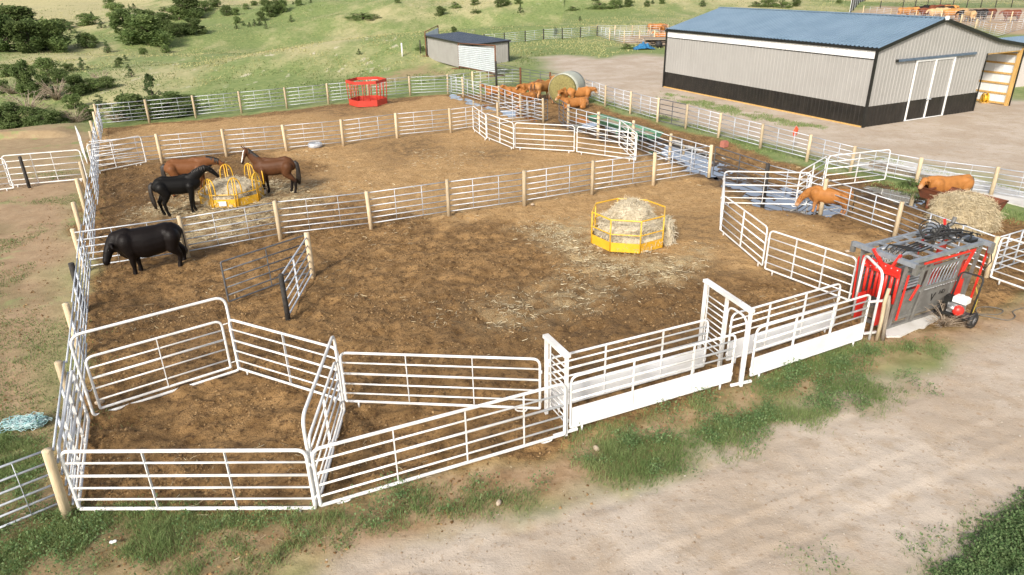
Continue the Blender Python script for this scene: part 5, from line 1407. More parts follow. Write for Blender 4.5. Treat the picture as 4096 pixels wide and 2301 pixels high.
    for k in range(16):
        a0 = random.uniform(1.2, 2.0); pts = []
        p0 = (random.uniform(1.7, 2.1), random.uniform(.2, .8), Hh + .08); p3 = (random.uniform(2.7, 3.1), random.uniform(-.1, .8), Hh + random.uniform(.0, .3))
        dr = random.uniform(-.05, .22)
        for i in range(9):
            u = i / 8; pts.append(P(p0[0] + (p3[0] - p0[0]) * u, p0[1] + (p3[1] - p0[1]) * u + .22 * math.sin(u * 6 + k), p0[2] + (p3[2] - p0[2]) * u + dr * math.sin(u * math.pi)))
        MB().path(pts, .016, 6).build('hydraulic_hose', 'rubber', t, True)
    for k in range(4):
        rr = .17 + .04 * k; pts = [P(1.95 + rr * .35 * math.cos(i * .52) , .72 + rr * math.sin(i * .52), Hh + .12 + .06 * k + rr * .75 * math.cos(i * .52)) for i in range(12)]
        MB().path(pts, .015, 6, True).build('hose_coil', 'rubber', t, True)
    for k in range(5):
        MB().path([P(.0 + .02 * k, .1 + .12 * k, Hh + .1), P(.35, .2 + .12 * k, Hh + .14), P(.8, .1 + .1 * k, Hh + .06), P(1.3, .15 + .1 * k, Hh + .07)], .018, 6).build('hydraulic_hose', 'rubber', t, True)
    for k in range(2): MB().tube(P(.1, .2 + .5 * k, Hh + .05), P(1.0, .25 + .45 * k, Hh + .05), .035, 10).build('cylinder', 'chutelt', t, True)
    MB().tube(P(2.0, W * .5, Hh + .07), P(2.9, W * .35, Hh + .09), .04, 10).build('cylinder', 'chutelt', t, True)
    for k in range(6): MB().tube(P(2.55 + .05 * k, -.05 + .02 * k, Hh + .02), P(2.58 + .05 * k, -.02 + .02 * k, Hh + .26), .010, 6).build('control_lever', 'rubber', t, True)
    MB().box(P(2.7, 0, Hh + .03), (.4, .14, .12), Matrix((e, n, Z)).transposed()).build('valve_block', 'trim', t)
    MB().path([P(L + .05, -.38, Hh - .05), P(L + .2, -.42, Hh - .5), P(L + .1, -.35, Hh - .75), P(L - .1, -.3, Hh - .5)], .015, 6).build('hydraulic_hose', 'rubber', t, True)
    MB().beam(P(2.9, .85, Hh + .05), P(2.96, .98, Hh + .32), .04, .07, e).build('gate_lever', 'red', t)
    # power cart
    B = U(3812, 1290); cx = Vector((.55, -.83, 0)).normalized(); cy = Vector((-cx.y, cx.x, 0)); Q = lambda a, b, z: B + cx * a + cy * b + Z * z
    c = thing('power_cart', B, 'engine power cart with tall black handle beside the squeeze chute', 'engine cart')
    mb = MB()
    for a in (-.42, .42):
        w = MB().lathe((0, 0, 0), [(.10, -.05), (.19, -.055), (.215, -.03), (.215, .03), (.19, .055), (.10, .05)], 20)
        w.v = [tuple(Q(a, .05, .215) + cy * v[0] + Z * v[1] + cx * v[2]) for v in w.v]; ww = w.build('wheel', 'rubber', c, True)
        mb = MB(); mb.tube(Q(a - .045, .05, .215), Q(a + .045, .05, .215), .11, 14); mb.build('hub', 'tyre', ww, True)
    MB().tube(Q(-.42, .05, .215), Q(.42, .05, .215), .02, 8).build('axle', 'rubber', c, True)
    MB().box(Q(0, -.05, .30), (.75, .5, .05), Matrix((cx, cy, Z)).transposed()).build('deck', 'trim', c)
    MB().path(fillet([Q(-.30, .15, .28), Q(-.28, .42, 1.30), Q(.28, .42, 1.30), Q(.30, .15, .28)], [0, .12, .12, 0], 5), .024, 9).build('handle', 'rubber', c, True)
    en = MB().box(Q(0, -.05, .47), (.34, .30, .26), Matrix((cx, cy, Z)).transposed()).build('engine', 'chrome', c)
    MB().ball(Q(.12, -.2, .46), .15, .12, .15, 14).build('recoil_cover', 'red', en, True)
    mb = MB().box(Q(.06, 0, .70), (.34, .26, .14), Matrix((cx, cy, Z)).transposed()); mb.box(Q(.06, 0, .78), (.28, .20, .04), Matrix((cx, cy, Z)).transposed()); mb.tube(Q(.06, 0, .78), Q(.06, 0, .84), .04, 10); mb.build('fuel_tank', 'marksteel', en)
    mb = MB().box(Q(-.22, -.05, .62), (.18, .22, .18), Matrix((cx, cy, Z)).transposed()); mb.box(Q(-.22, -.05, .73), (.14, .18, .05), Matrix((cx, cy, Z)).transposed()); mb.build('air_cleaner', 'trim', en)
    MB().tube(Q(-.12, -.25, .50), Q(.05, -.28, .52), .06, 12).build('muffler', 'chrome', en, True)
    # hoses on the ground
    def hose(label, pts, r, m, name='hose'):
        q = []
        P_ = [Vector(p) for p in pts]
        for i in range(len(P_) - 1):
            p0, p1, p2, p3 = P_[max(i - 1, 0)], P_[i], P_[i + 1], P_[min(i + 2, len(P_) - 1)]
            for k in range(8):
                u = k / 8; q.append(.5 * ((2 * p1) + (p2 - p0) * u + (2 * p0 - 5 * p1 + 4 * p2 - p3) * u * u + (3 * p1 - p0 - 3 * p2 + p3) * u ** 3))
        q.append(P_[-1]); o = MB().path(q, r, 7).build(name, m, None, True, P_[0]); tag(o, label, 'hose')
    g = lambda x, y, z=.03: U(x, y) + Z * z
    hose('yellow hose hanging in a loop from the power cart handle', [B + cx * .28 + cy * .42 + Z * 1.0, g(3880, 1200, .55), g(3900, 1230, .25), g(3870, 1290, .04), g(3850, 1270, .05), g(3870, 1255, .05)], .014, 'cordyellow')
    hose('long dusty hose coiled on the dirt right of the power cart', [g(3850, 1280), g(3920, 1262), g(3990, 1262), g(4010, 1245), g(3960, 1232), g(3905, 1238), g(3915, 1262), g(3960, 1272), g(4030, 1285), g(4060, 1270), g(4050, 1250), g(4096, 1235), g(4200, 1220)], .016, 'hosetan')
# ------------------------------------------------------------------ animals: one continuous skin grown over limb chains
def skin(chains, voxel, smooth=4):
    mb = MB()
    for pts, ys in chains:
        for i in range(len(pts) - 1):
            a, b = pts[i], pts[i + 1]
            L = math.dist(a[:3], b[:3]); n = max(1, int(L / (.22 * min(a[3], b[3])) + .5))
            for k in range(n + 1):
                u = k / n; q = [a[j] + (b[j] - a[j]) * u for j in range(4)]
                mb.ball(q[:3], q[3], q[3] * ys, q[3], 14)
    me = bpy.data.meshes.new('skin'); me.from_pydata([tuple(v) for v in mb.v], [], mb.f); me.update()
    o = bpy.data.objects.new('skin_tmp', me); COL.objects.link(o)
    r = o.modifiers.new('r', 'REMESH'); r.mode = 'VOXEL'; r.voxel_size = voxel; r.use_smooth_shade = True
    s = o.modifiers.new('s', 'SMOOTH'); s.factor = .5; s.iterations = smooth
    bpy.context.view_layer.update()
    out = bpy.data.meshes.new_from_object(o.evaluated_get(bpy.context.evaluated_depsgraph_get()))
    bpy.data.objects.remove(o); bpy.data.meshes.remove(me)
    return out
def mirror(pts): return [(p[0], -p[1], p[2], p[3]) for p in pts]
def put_coat(me, fn):
    n = len(me.vertices); co = np.zeros(n * 3, np.float32); me.vertices.foreach_get('co', co); co = co.reshape(-1, 3)
    c = np.ones((n, 4), np.float32); c[:, :3] = fn(co)
    a = me.attributes.new('coat', 'FLOAT_COLOR', 'POINT'); a.data.foreach_set('color', c.ravel())
    me.materials.clear(); me.materials.append(M['coat']); me.polygons.foreach_set('use_smooth', [True] * len(me.polygons))
def beast(name, label, cat, loc, heading, scale, me, children, group=None):
    loc = Vector(loc); t = thing(name, loc, label, cat, group); t.rotation_euler = (0, 0, heading); t.scale = (scale,) * 3 if not isinstance(scale, tuple) else scale
    o = bpy.data.objects.new('body', me); COL.objects.link(o); o.parent = t
    for nm, mb, m in children:
        cm = bpy.data.meshes.new(nm); cm.from_pydata([tuple(v) for v in mb.v], [], mb.f); cm.update(); cm.materials.append(M[m]); cm.polygons.foreach_set('use_smooth', [True] * len(cm.polygons))
        c = bpy.data.objects.new(nm, cm); COL.objects.link(c); c.parent = t
    return t
def segd(co, a, b):
    a, b = np.array(a), np.array(b); t = np.clip(((co - a) @ (b - a)) / ((b - a) @ (b - a)), 0, 1)
    return np.linalg.norm(co - a - t[:, None] * (b - a), axis=1)
def horse(label, loc, heading, neck, head, base, points=True, blaze=False, legs=(0, 0, 0, 0), scale=1.0, sock=False):
    """neck: chain ending at the poll, head: chain poll -> muzzle"""
    C = [([(.66, 0, 1.15, .20), (.46, 0, 1.12, .30), (.12, 0, 1.10, .335), (-.28, 0, 1.14, .32), (-.56, 0, 1.20, .29), (-.68, 0, 1.16, .22)], .84),
         ([(.52, 0, 1.40, .11), (.34, 0, 1.47, .085), (.10, 0, 1.40, .10), (-.2, 0, 1.40, .11), (-.48, 0, 1.43, .13), (-.64, 0, 1.36, .13)], .85),
         ([(.50, 0, 1.25, .27)] + neck, .62), (head, .78)]
    pl = head[0]; d = Vector(head[-1][:3]) - Vector(head[0][:3]); d.normalize()
    side = Vector((0, 0, 1)).cross(d); side = side.normalized() if side.length > .2 else Vector((0, 1, 0))
    if side.y < 0: side = -side
    back = Vector(neck[-1][:3]) - Vector(neck[-2][:3]); back.normalize()
    P = Vector(pl[:3])
    for s in (1, -1):
        b = P + side * .055 * s + back * .07; C.append(([(*b, .035), (*(b + back * .11 + side * .02 * s), .032), (*(b + back * .17 + side * .02 * s), .014)], .8))
    J = P + d * .17 - Vector((0, 0, 0)) ; 
    for k, s in enumerate((1, -1)):
        q = legs[k]
        C.append(([(.44, .15 * s, 1.08, .17), (.46 + q * .2, .17 * s, .82, .115), (.45 + q, .16 * s, .50, .072), (.45 + q * 1.1, .15 * s, .46, .064), (.44 + q * 1.2, .15 * s, .18, .050), (.45 + q * 1.3, .15 * s, .12, .057), (.48 + q * 1.3, .15 * s, .045, .064)], 1))
        q = legs[k + 2]
        C.append(([(-.56, .15 * s, 1.14, .23), (-.46 + q * .2, .18 * s, .88, .17), (-.66 + q, .17 * s, .60, .088), (-.72 + q, .16 * s, .55, .076), (-.68 + q * 1.1, .16 * s, .20, .054), (-.66 + q * 1.1, .16 * s, .13, .06), (-.63 + q * 1.1, .16 * s, .045, .066)], 1))
    C.append(([(-.46, 0, 1.02, .22), (.3, 0, .99, .22)], .8))
    me = skin(C, .022, 10)
    bs = np.array(base)
    h0, h1 = np.array(head[0][:3]), np.array(head[-1][:3]); nose = d.orthogonal()
    fr = Vector((0, 0, 1)) - d * d.z; fr.normalize()
    if fr.dot(back) < 0: fr = -fr
    fr = np.array(fr)
    def coat(co):
        c = np.repeat(bs[None], len(co), 0)
        belly = sst(1.0, .8, co[:, 2]) * sst(-.6, -.2, co[:, 0]) * sst(.6, .3, co[:, 0])
        c = c * (1 - .25 * belly[:, None])
        if points:
            k = sst(.72, .46, co[:, 2])[:, None]; c = c * (1 - k) + np.array([.012, .009, .008]) * k
            k = sst(.16, .06, np.linalg.norm(co - h1, axis=1))[:, None] * .8; c = c * (1 - k) + np.array([.02, .014, .012]) * k
        if blaze:
            mid = h0 * .78 + h1 * .22; lo = h1; t = np.clip(((co - mid) @ (lo - mid)) / ((lo - mid) @ (lo - mid)), -.05, 1.1)
            ax = mid + t[:, None] * (lo - mid); rel = co - ax; lat = rel - (rel @ fr)[:, None] * fr
            dl = np.linalg.norm(co - ax, axis=1); sd = np.abs((co - ax) @ np.array(side))
            k = ((rel @ fr) > .035) & (sd < .018) & (dl < .115) & (np.linalg.norm(co - h1, axis=1) > .05)
            c[k] = (.72, .68, .63)
        if sock:
            k = (co[:, 2] < .24) & (co[:, 0] > 0) & (co[:, 1] > 0); c[k] = (.55, .5, .45)
        hk = co[:, 2] < .055; c[hk] = (.03, .025, .02)
        return c
    put_coat(me, coat)
    # mane along the crest, tail
    mn = MB(); nk = [Vector(p[:3]) for p in neck]; rr = [p[3] for p in neck]
    for k in range(26):
        u = k / 25 * (len(nk) - 1); i = min(int(u), len(nk) - 2); f = u - i
        p = nk[i].lerp(nk[i + 1], f); r = rr[i] * (1 - f) + rr[i + 1] * f
        dn = (nk[i + 1] - nk[i]).normalized(); upn = Vector((0, 0, 1)) - dn * dn.z
        upn = upn.normalized() if upn.length > .1 else Vector((-1, 0, 0))
        if upn.x > 0 and dn.z > .3: pass
        crest = p + upn * r * .93
        s = 1 if k % 3 else -1
        mn.path([crest + Vector((0, 0, .015)), crest + Vector((0, .045 * s, -.02)), crest + Vector((random.gauss(0, .02), .075 * s, -.10)), crest + Vector((random.gauss(0, .03), .085 * s, -.19))], [.028, .03, .022, .008], 6)
    tl = MB()
    for k in range(10):
        y = random.gauss(0, .025); x = random.gauss(0, .02)
        tl.path([(-.84 + x * .3, y * .3, 1.34), (-.92 + x, y, 1.22), (-.95 + x, y * 1.5, .95), (-.93 + x * 2, y * 2.0, .62), (-.90 + x * 2, y * 1.6, .30 + random.random() * .12)], [.04, .055, .05, .04, .012], 7)
    ey = MB(); E = P + d * .17
    for s in (1, -1): ey.ball(E + side * .078 * s + Vector(fr) * .03, .022, None, None, 8)
    return beast('horse', label, 'horse', loc, heading, scale, me, [('mane', mn, 'mane'), ('tail', tl, 'mane'), ('eyes', ey, 'mane')], 'horses at the yellow feeder')
def cattle_mesh(neck, head, base, voxel=.03, bull=0.0, lying=False, legs=(0, 0, 0, 0), pale=.25, young=0.0, dark_legs=False, fat=1.0, lw=1.0):
    g = (1 - .18 * young) * fat; w = .86 - .12 * young
    C = [([(.78, 0, .98, .27 * g), (.55, 0, .94, .37 * g), (.10, 0, .90, .41 * g), (-.35, 0, .93, .38 * g), (-.62, 0, 1.02, .33 * g), (-.82, 0, 1.05, .26 * g)], w),
         ([(.66, .17, 1.02, .25 * g), (.60, .20, .80, .19 * g)], .8), ([(.66, -.17, 1.02, .25 * g), (.60, -.20, .80, .19 * g)], .8), ([(-.62, .20, 1.12, .17), (-.80, .16, 1.02, .22)], .9), ([(-.62, -.20, 1.12, .17), (-.80, -.16, 1.02, .22)], .9),
         ([(.62, 0, 1.27, .11), (.2, 0, 1.20, .11), (-.3, 0, 1.22, .12), (-.82, 0, 1.24, .13), (-.98, 0, 1.10, .11)], 1.3 * w),
         ([(.62, 0, 1.08, .30 * g)] + neck, .72), (head, .82), ([(.85, 0, .72, .12), (.70, 0, .62, .13), (.4, 0, .62, .14)], .7)]
    if bull: C.append(([(.72, 0, 1.17, .22), (.95, 0, 1.05, .2)], .8))
    P = Vector(head[0][:3])
    for s in (1, -1): C.append(([(P.x - .03, P.y + s * .11, P.z + .05, .05), (P.x - .05, P.y + s * .22, P.z + .03, .06), (P.x - .07, P.y + s * .33, P.z - .02, .026)], .6))
    for k, s in enumerate((1, -1)):
        q = legs[k]; t = (1 - .25 * young) * lw
        if not lying:
            C.append(([(.58, .19 * s * w, .82, .18 * g), (.58 + q * .3, .20 * s * w, .56, .115 * t), (.58 + q, .19 * s * w, .40, .088 * t), (.57 + q * 1.1, .18 * s * w, .20, .062 * t), (.59 + q * 1.2, .18 * s * w, .05, .078 * t)], 1))
            q = legs[k + 2]
            C.append(([(-.74, .18 * s * w, .98, .26 * g), (-.66 + q * .3, .21 * s * w, .70, .185 * t), (-.82 + q, .19 * s * w, .46, .10 * t), (-.84 + q, .18 * s * w, .40, .085 * t), (-.79 + q * 1.1, .18 * s * w, .18, .064 * t), (-.76 + q * 1.1, .18 * s * w, .05, .08 * t)], 1))
        else:
            C.append(([(.60, .24 * s, .72, .17), (.80, .26 * s, .58, .10), (.98, .24 * s, .60, .07), (.80, .22 * s, .55, .06)], 1))
            C.append(([(-.62, .30 * s, .80, .24), (-.42, .42 * s, .66, .14), (-.68, .44 * s, .60, .09), (-.40, .48 * s, .56, .065)], 1))
    if lying: C = [([(p[0], p[1], p[2] - .47, p[3]) for p in pts], ys) for pts, ys in C]
    me = skin(C, voxel, 9); bs = np.array(base); mz = np.array(head[-1][:3]) - np.array([0, 0, .47 if lying else 0])
    def coat(co):
        c = np.repeat(bs[None], len(co), 0)
        lo = sst(.75, .35, co[:, 2]) * (0 if lying else 1)
        tgt = np.array([.012, .008, .006]) if dark_legs else np.clip(bs * 1.25 + .12, 0, .8)
        k = (lo * pale)[:, None]; c = c * (1 - k) + tgt * k
        k = (sst(-.75, -.98, co[:, 0]) * sst(1.15, .85, co[:, 2]) * pale)[:, None]; c = c * (1 - k) + np.clip(bs * 1.3 + .16, 0, .8) * k
        k = (sst(.20, .08, np.linalg.norm(co - mz, axis=1)) * min(1, pale * 2))[:, None]; c = c * (1 - k) + np.array([.62, .44, .30]) * k
        hk = co[:, 2] < .06
        if not lying: c[hk] = (.05, .035, .025)
        return c
    put_coat(me, coat); return me
def tail_mb(dz=0, sway=.03):
    t = MB(); t.path([(-1.03, 0, 1.22 - dz), (-1.12, sway * .3, 1.08 - dz), (-1.13, sway, .78 - dz), (-1.12, sway, .55 - dz)], [.035, .03, .022, .018], 6); t.path([(-1.12, sway, .58 - dz), (-1.13, sway, .45 - dz), (-1.11, sway, .32 - dz)], [.02, .045, .012], 7); return t
def eyes_mb(head, dz=0):
    e = MB(); a, b = Vector(head[0][:3]), Vector(head[-1][:3]); p = a.lerp(b, .3)
    for s in (1, -1): e.ball(p + Vector((0, .115 * s, .03 - dz)), .024, None, None, 8)
    return e
def build_animals():
    # three horses
    up = [(.70, 0, 1.47, .205), (.86, 0, 1.66, .16), (.98, .02, 1.86, .115)]
    hd = [(1.00, .03, 1.88, .105), (1.06, .09, 1.76, .108), (1.12, .17, 1.58, .075), (1.16, .24, 1.42, .066)]
    a, b = U(1057, 777), U(1191, 770); c = (a + b) / 2
    horse('bay horse with white blaze standing alert right of the low yellow feeder', Vector((c.x - .12, c.y, 0)), math.atan2((a - b).y, (a - b).x), up, hd, (.085, .035, .015), True, True, (.04, -.05, -.08, .1), 1.07, True)
    nk = [(.72, 0, 1.44, .20), (.93, 0, 1.58, .155), (1.12, 0, 1.66, .115)]
    hd = [(1.16, 0, 1.66, .105), (1.28, 0, 1.56, .105), (1.42, 0, 1.40, .075), (1.50, 0, 1.29, .066)]
    a, b = U(777, 848), U(651, 866); c = (a + b) / 2
    horse('black horse leaning its head over the low yellow feeder', Vector((c.x + .17, c.y + .06, 0)), math.atan2((a - b).y, (a - b).x), nk, hd, (.006, .0055, .005), False, False, (.0, -.08, -.02, .14), 1.06)
    nk = [(.78, 0, 1.34, .20), (1.00, 0, 1.32, .155), (1.20, 0, 1.26, .118)]
    hd = [(1.24, 0, 1.26, .105), (1.34, 0, 1.12, .105), (1.44, 0, .92, .075), (1.49, 0, .79, .066)]
    a, b = U(815, 775), U(695, 786); c = (a + b) / 2
    horse('chestnut horse with white blaze eating behind the black horse', Vector((c.x + .15, c.y + .1, 0)), math.atan2((a - b).y, (a - b).x), nk, hd, (.19, .075, .028), False, True, (.04, -.05, .08, -.05), 1.08)
    # black bull
    nk = [(.90, 0, 1.06, .31), (1.06, .02, .99, .23)]; hd = [(1.14, .04, .99, .15), (1.23, .09, .84, .155), (1.32, .15, .67, .125), (1.36, .18, .58, .12)]
    me = cattle_mesh(nk, hd, (.007, .005, .0045), .026, 1, legs=(.02, -.14, -.04, -.20), pale=.0, fat=1.13, lw=1.1)
    a, b = U(565, 1095), U(737, 1062); c = (a + b) / 2; h = math.atan2((a - b).y, (a - b).x)
    beast('bull', 'large black bull walking left in front of the front cross fence', 'bull', Vector((c.x - .24, c.y - .05, 0)), h, (.95, 1.1, 1.13), me, [('tail', tail_mb(), 'mane'), ('eyes', eyes_mb(hd), 'mane')])
    # two brown cows
    OR = (.37, .155, .043)
    nk = [(.98, 0, .98, .22), (1.18, 0, .78, .18)]; hd = [(1.26, 0, .70, .16), (1.34, 0, .54, .155), (1.42, 0, .35, .125), (1.45, 0, .27, .12)]
    me = cattle_mesh(nk, hd, OR, .03, legs=(.05, -.1, 0, .12), pale=.3)
    a, b = U(3258, 848), U(3350, 862); h = math.atan2((a - b).y, (a - b).x)
    c = U(3318, 862); beast('cow', 'brown cow drinking at the large blue puddle behind the fence post', 'cow', Vector((c.x, c.y + .25, 0)), R(150), .78, me, [('tail', tail_mb(), 'hoof'), ('eyes', eyes_mb(hd), 'mane')], 'brown cows in the right pen')
    nk = [(.98, 0, 1.16, .22), (1.2, .03, 1.14, .18)]; hd = [(1.30, .05, 1.20, .15), (1.40, .10, 1.09, .15), (1.50, .15, .97, .12), (1.54, .17, .92, .115)]
    me = cattle_mesh(nk, hd, OR, .03, legs=(.0, .05, .05, -.05), pale=.2)
    c = U(3785, 820); beast('cow', 'brown cow standing behind the golden hay pile at the right', 'cow', Vector((c.x, c.y + .1, 0)), R(186), .88, me, [('tail', tail_mb(), 'hoof'), ('eyes', eyes_mb(hd), 'mane')], 'brown cows in the right pen')
    # calves round the wrapped bale
    CA = (.46, .215, .066); CB = (.37, .155, .045)
    upn = [(1.0, 0, 1.22, .18), (1.2, 0, 1.38, .14)]; uph = [(1.29, 0, 1.43, .14), (1.39, 0, 1.35, .135), (1.52, 0, 1.22, .105)]
    lvn = [(.98, 0, 1.12, .19), (1.2, 0, 1.12, .15)]; lvh = [(1.27, 0, 1.12, .14), (1.36, 0, 1.0, .135), (1.45, 0, .83, .105)]
    m_up = cattle_mesh(upn, uph, CA, .04, legs=(.05, -.05, .05, -.05), pale=.55, young=1)
    m_lv = cattle_mesh(lvn, lvh, CB, .04, legs=(-.05, .08, -.08, .05), pale=.5, young=1)
    m_lie = cattle_mesh(upn, uph, CB, .045, lying=True, pale=.4, young=1)
    G = 'brown calves around the wrapped bale'
    def calf(label, px, py, hd_, sc, me, lie=False, group=G, off=0):
        p = on_ground(px, py); z = tz(p.x, p.y) if abs(p.z) > .3 else 0
        return beast('calf', label, 'calf', Vector((p.x, p.y, z)), R(hd_), sc, me, [('tail', tail_mb(.47 if lie else 0), 'hoof')], group)
    z2 = lambda x, y: (1300 + x / 1.84, y / 1.84)
    calf('left calf of the pair seen from behind at the wrapped bale', *z2(1552, 735), 70, 1.06, m_lv)
    calf('calf with raised head nibbling the left side of the wrapped bale', *z2(1608, 738), 52, 1.06, m_up)
    calf('calf seen from behind standing right of the wrapped bale face', *z2(1722, 752), 62, 1.0, m_lv)
    calf('calf facing the camera with pale face right of the wrapped bale', *z2(1795, 770), 232, .95, m_lv)
    calf('calf standing at the far right of the wrapped bale turned to the barn', *z2(1872, 775), 20, .95, m_lv)
    calf('calf lying in front of the bale group near the alley opening', *z2(1838, 800), 190, .9, m_lie, True)
    calf('calf lying at the left, behind the second alley post', *z2(1262, 702), 190, .85, m_lie, True)
    calf('calf lying behind the alley post with its head turned to the left', *z2(1410, 708), 188, .85, m_lie, True)
    calf('calf standing behind the lying calves left of the bale', *z2(1500, 705), 200, .72, m_lv)
    calf('darker calf standing close behind the alley rails', *z2(1480, 790), 215, .78, m_lv)
    calf('small calf lying by the alley fence next to the puddle', *z2(1437, 812), 80, .55, m_lie, True)
    # cattle beyond the barn
    G2 = 'far cattle left of the barn'
    calf('far brown cow standing in the pen left of the barn roof', *z2(2432, 262), 8, 1.25, m_lv, group=G2)
    calf('far pale-faced cow at the barn corner facing the camera', *z2(2492, 264), 235, 1.15, m_lv, group=G2)
    calf('far brown calf lying below the two cows at the barn corner', *z2(2478, 288), 185, 1.0, m_lie, True, group=G2)
    kinds = {'o': CA, 'k': (.018, .014, .012), 'r': (.16, .05, .025), 't': (.50, .33, .17)}
    ms = {k: cattle_mesh(lvn, lvh, v, .06, pale=.1 if k in 'kr' else .4) for k, v in kinds.items()}
    herd = [(3612, 68, 'o', 10), (3645, 66, 'o', 190), (3676, 62, 'k', 185), (3712, 56, 'k', 5), (3706, 70, 'r', 175), (3738, 56, 'r', 8), (3738, 74, 't', 190), (3770, 54, 'r', 185), (3760, 70, 't', 10), (3778, 62, 'k', 170), (3795, 58, 'o', 12), (3800, 78, 'o', 185), (3822, 72, 'o', 5), (3838, 74, 't', 190), (3860, 82, 'k', 185), (3870, 84, 't', 95), (3893, 80, 'k', 8), (3912, 78, 'k', 182), (3945, 76, 'r', 180), (4040, 82, 'r', 172)]
    nm = {'o': 'orange', 'k': 'black', 'r': 'red-brown', 't': 'tan'}
    for i, (x, y, k, h) in enumerate(herd):
        p = on_ground(x, y + 4)
        lab = 'distant %s cow of the feedlot herd above the barn roof' % nm[k] if i not in (0, len(herd) - 1) else ('leftmost orange cow of the distant herd just above the blue roof' if i == 0 else 'lone red-brown cow right of the distant herd')
        beast('cow', lab, 'cow', p, R(h), 1.35, ms[k], [], 'distant feedlot herd' + ('' if i in (0, len(herd) - 1) else ', ' + nm[k]))

# ------------------------------------------------------------------ shrubs and trees
PROTO = {}
def crown_mesh(kind, seed, n):
    g = np.random.default_rng(seed)
    if kind == 'broad':
        k = 34; th = g.uniform(0, 2 * np.pi, k); zz = g.uniform(.0, .9, k); pr = np.sqrt(np.clip(1 - ((zz - .33) / .62) ** 2, 0.05, 1)) * g.uniform(.25, 1, k) * .42
        cc = np.stack([pr * np.cos(th), pr * np.sin(th), zz], -1); cr = g.uniform(.09, .17, k); ls = .058
    elif kind == 'juniper':
        k = 40; zz = g.uniform(.04, .97, k) ** 1.15; th = g.uniform(0, 2 * np.pi, k); pr = .40 * (1 - zz) ** .75 * g.uniform(.3, 1, k)
        cc = np.stack([pr * np.cos(th), pr * np.sin(th), zz], -1); cr = g.uniform(.05, .11, k) * (1.15 - .6 * zz); ls = .05
    else:
        k = 30; th = g.uniform(0, 2 * np.pi, k); pr = np.sqrt(g.uniform(0, 1, k)) * .45; zz = (.15 + .6 * g.uniform(0, 1, k)) * (1 - (pr / .55) ** 2)
        cc = np.stack([pr * np.cos(th), pr * np.sin(th), zz], -1); cr = g.uniform(.08, .15, k); ls = .05
    i = g.integers(0, k, n); v = g.normal(0, 1, (n, 3)); v /= np.linalg.norm(v, axis=1)[:, None]
    P = cc[i] + v * (cr[i] * g.uniform(.55, 1.08, n))[:, None]
    P[:, 2] = np.maximum(P[:, 2], .01)
    ct = g.uniform(0, 1, k)
    a = g.uniform(0, 6.28, n); e1 = np.stack([np.cos(a), np.sin(a), g.normal(0, .5, n)], -1); e2 = np.cross(e1, g.normal(0, 1, (n, 3))); e2 /= np.linalg.norm(e2, axis=1)[:, None] + 1e-9
    if kind == 'juniper': e1 = v * .6 + np.array([0, 0, .8]) + g.normal(0, .25, (n, 3)); e1 /= np.linalg.norm(e1, axis=1)[:, None]; e2 = np.cross(e1, g.normal(0, 1, (n, 3))); e2 /= np.linalg.norm(e2, axis=1)[:, None] + 1e-9
    s = (ls * g.uniform(.5, 1.3, n))[:, None]; wd = .55 if kind != 'juniper' else .35
    V = np.stack([P, P + e1 * s * .5 + e2 * s * wd * .6, P + e1 * s, P + e1 * s * .5 - e2 * s * wd * .6], 1).reshape(-1, 3)
    tone = np.repeat(np.clip(ct[i] * .6 + g.uniform(0, .5, n), 0, 1), 4)
    return V, np.arange(n)[:, None] * 4 + np.array([[0, 1, 2, 3]]), tone
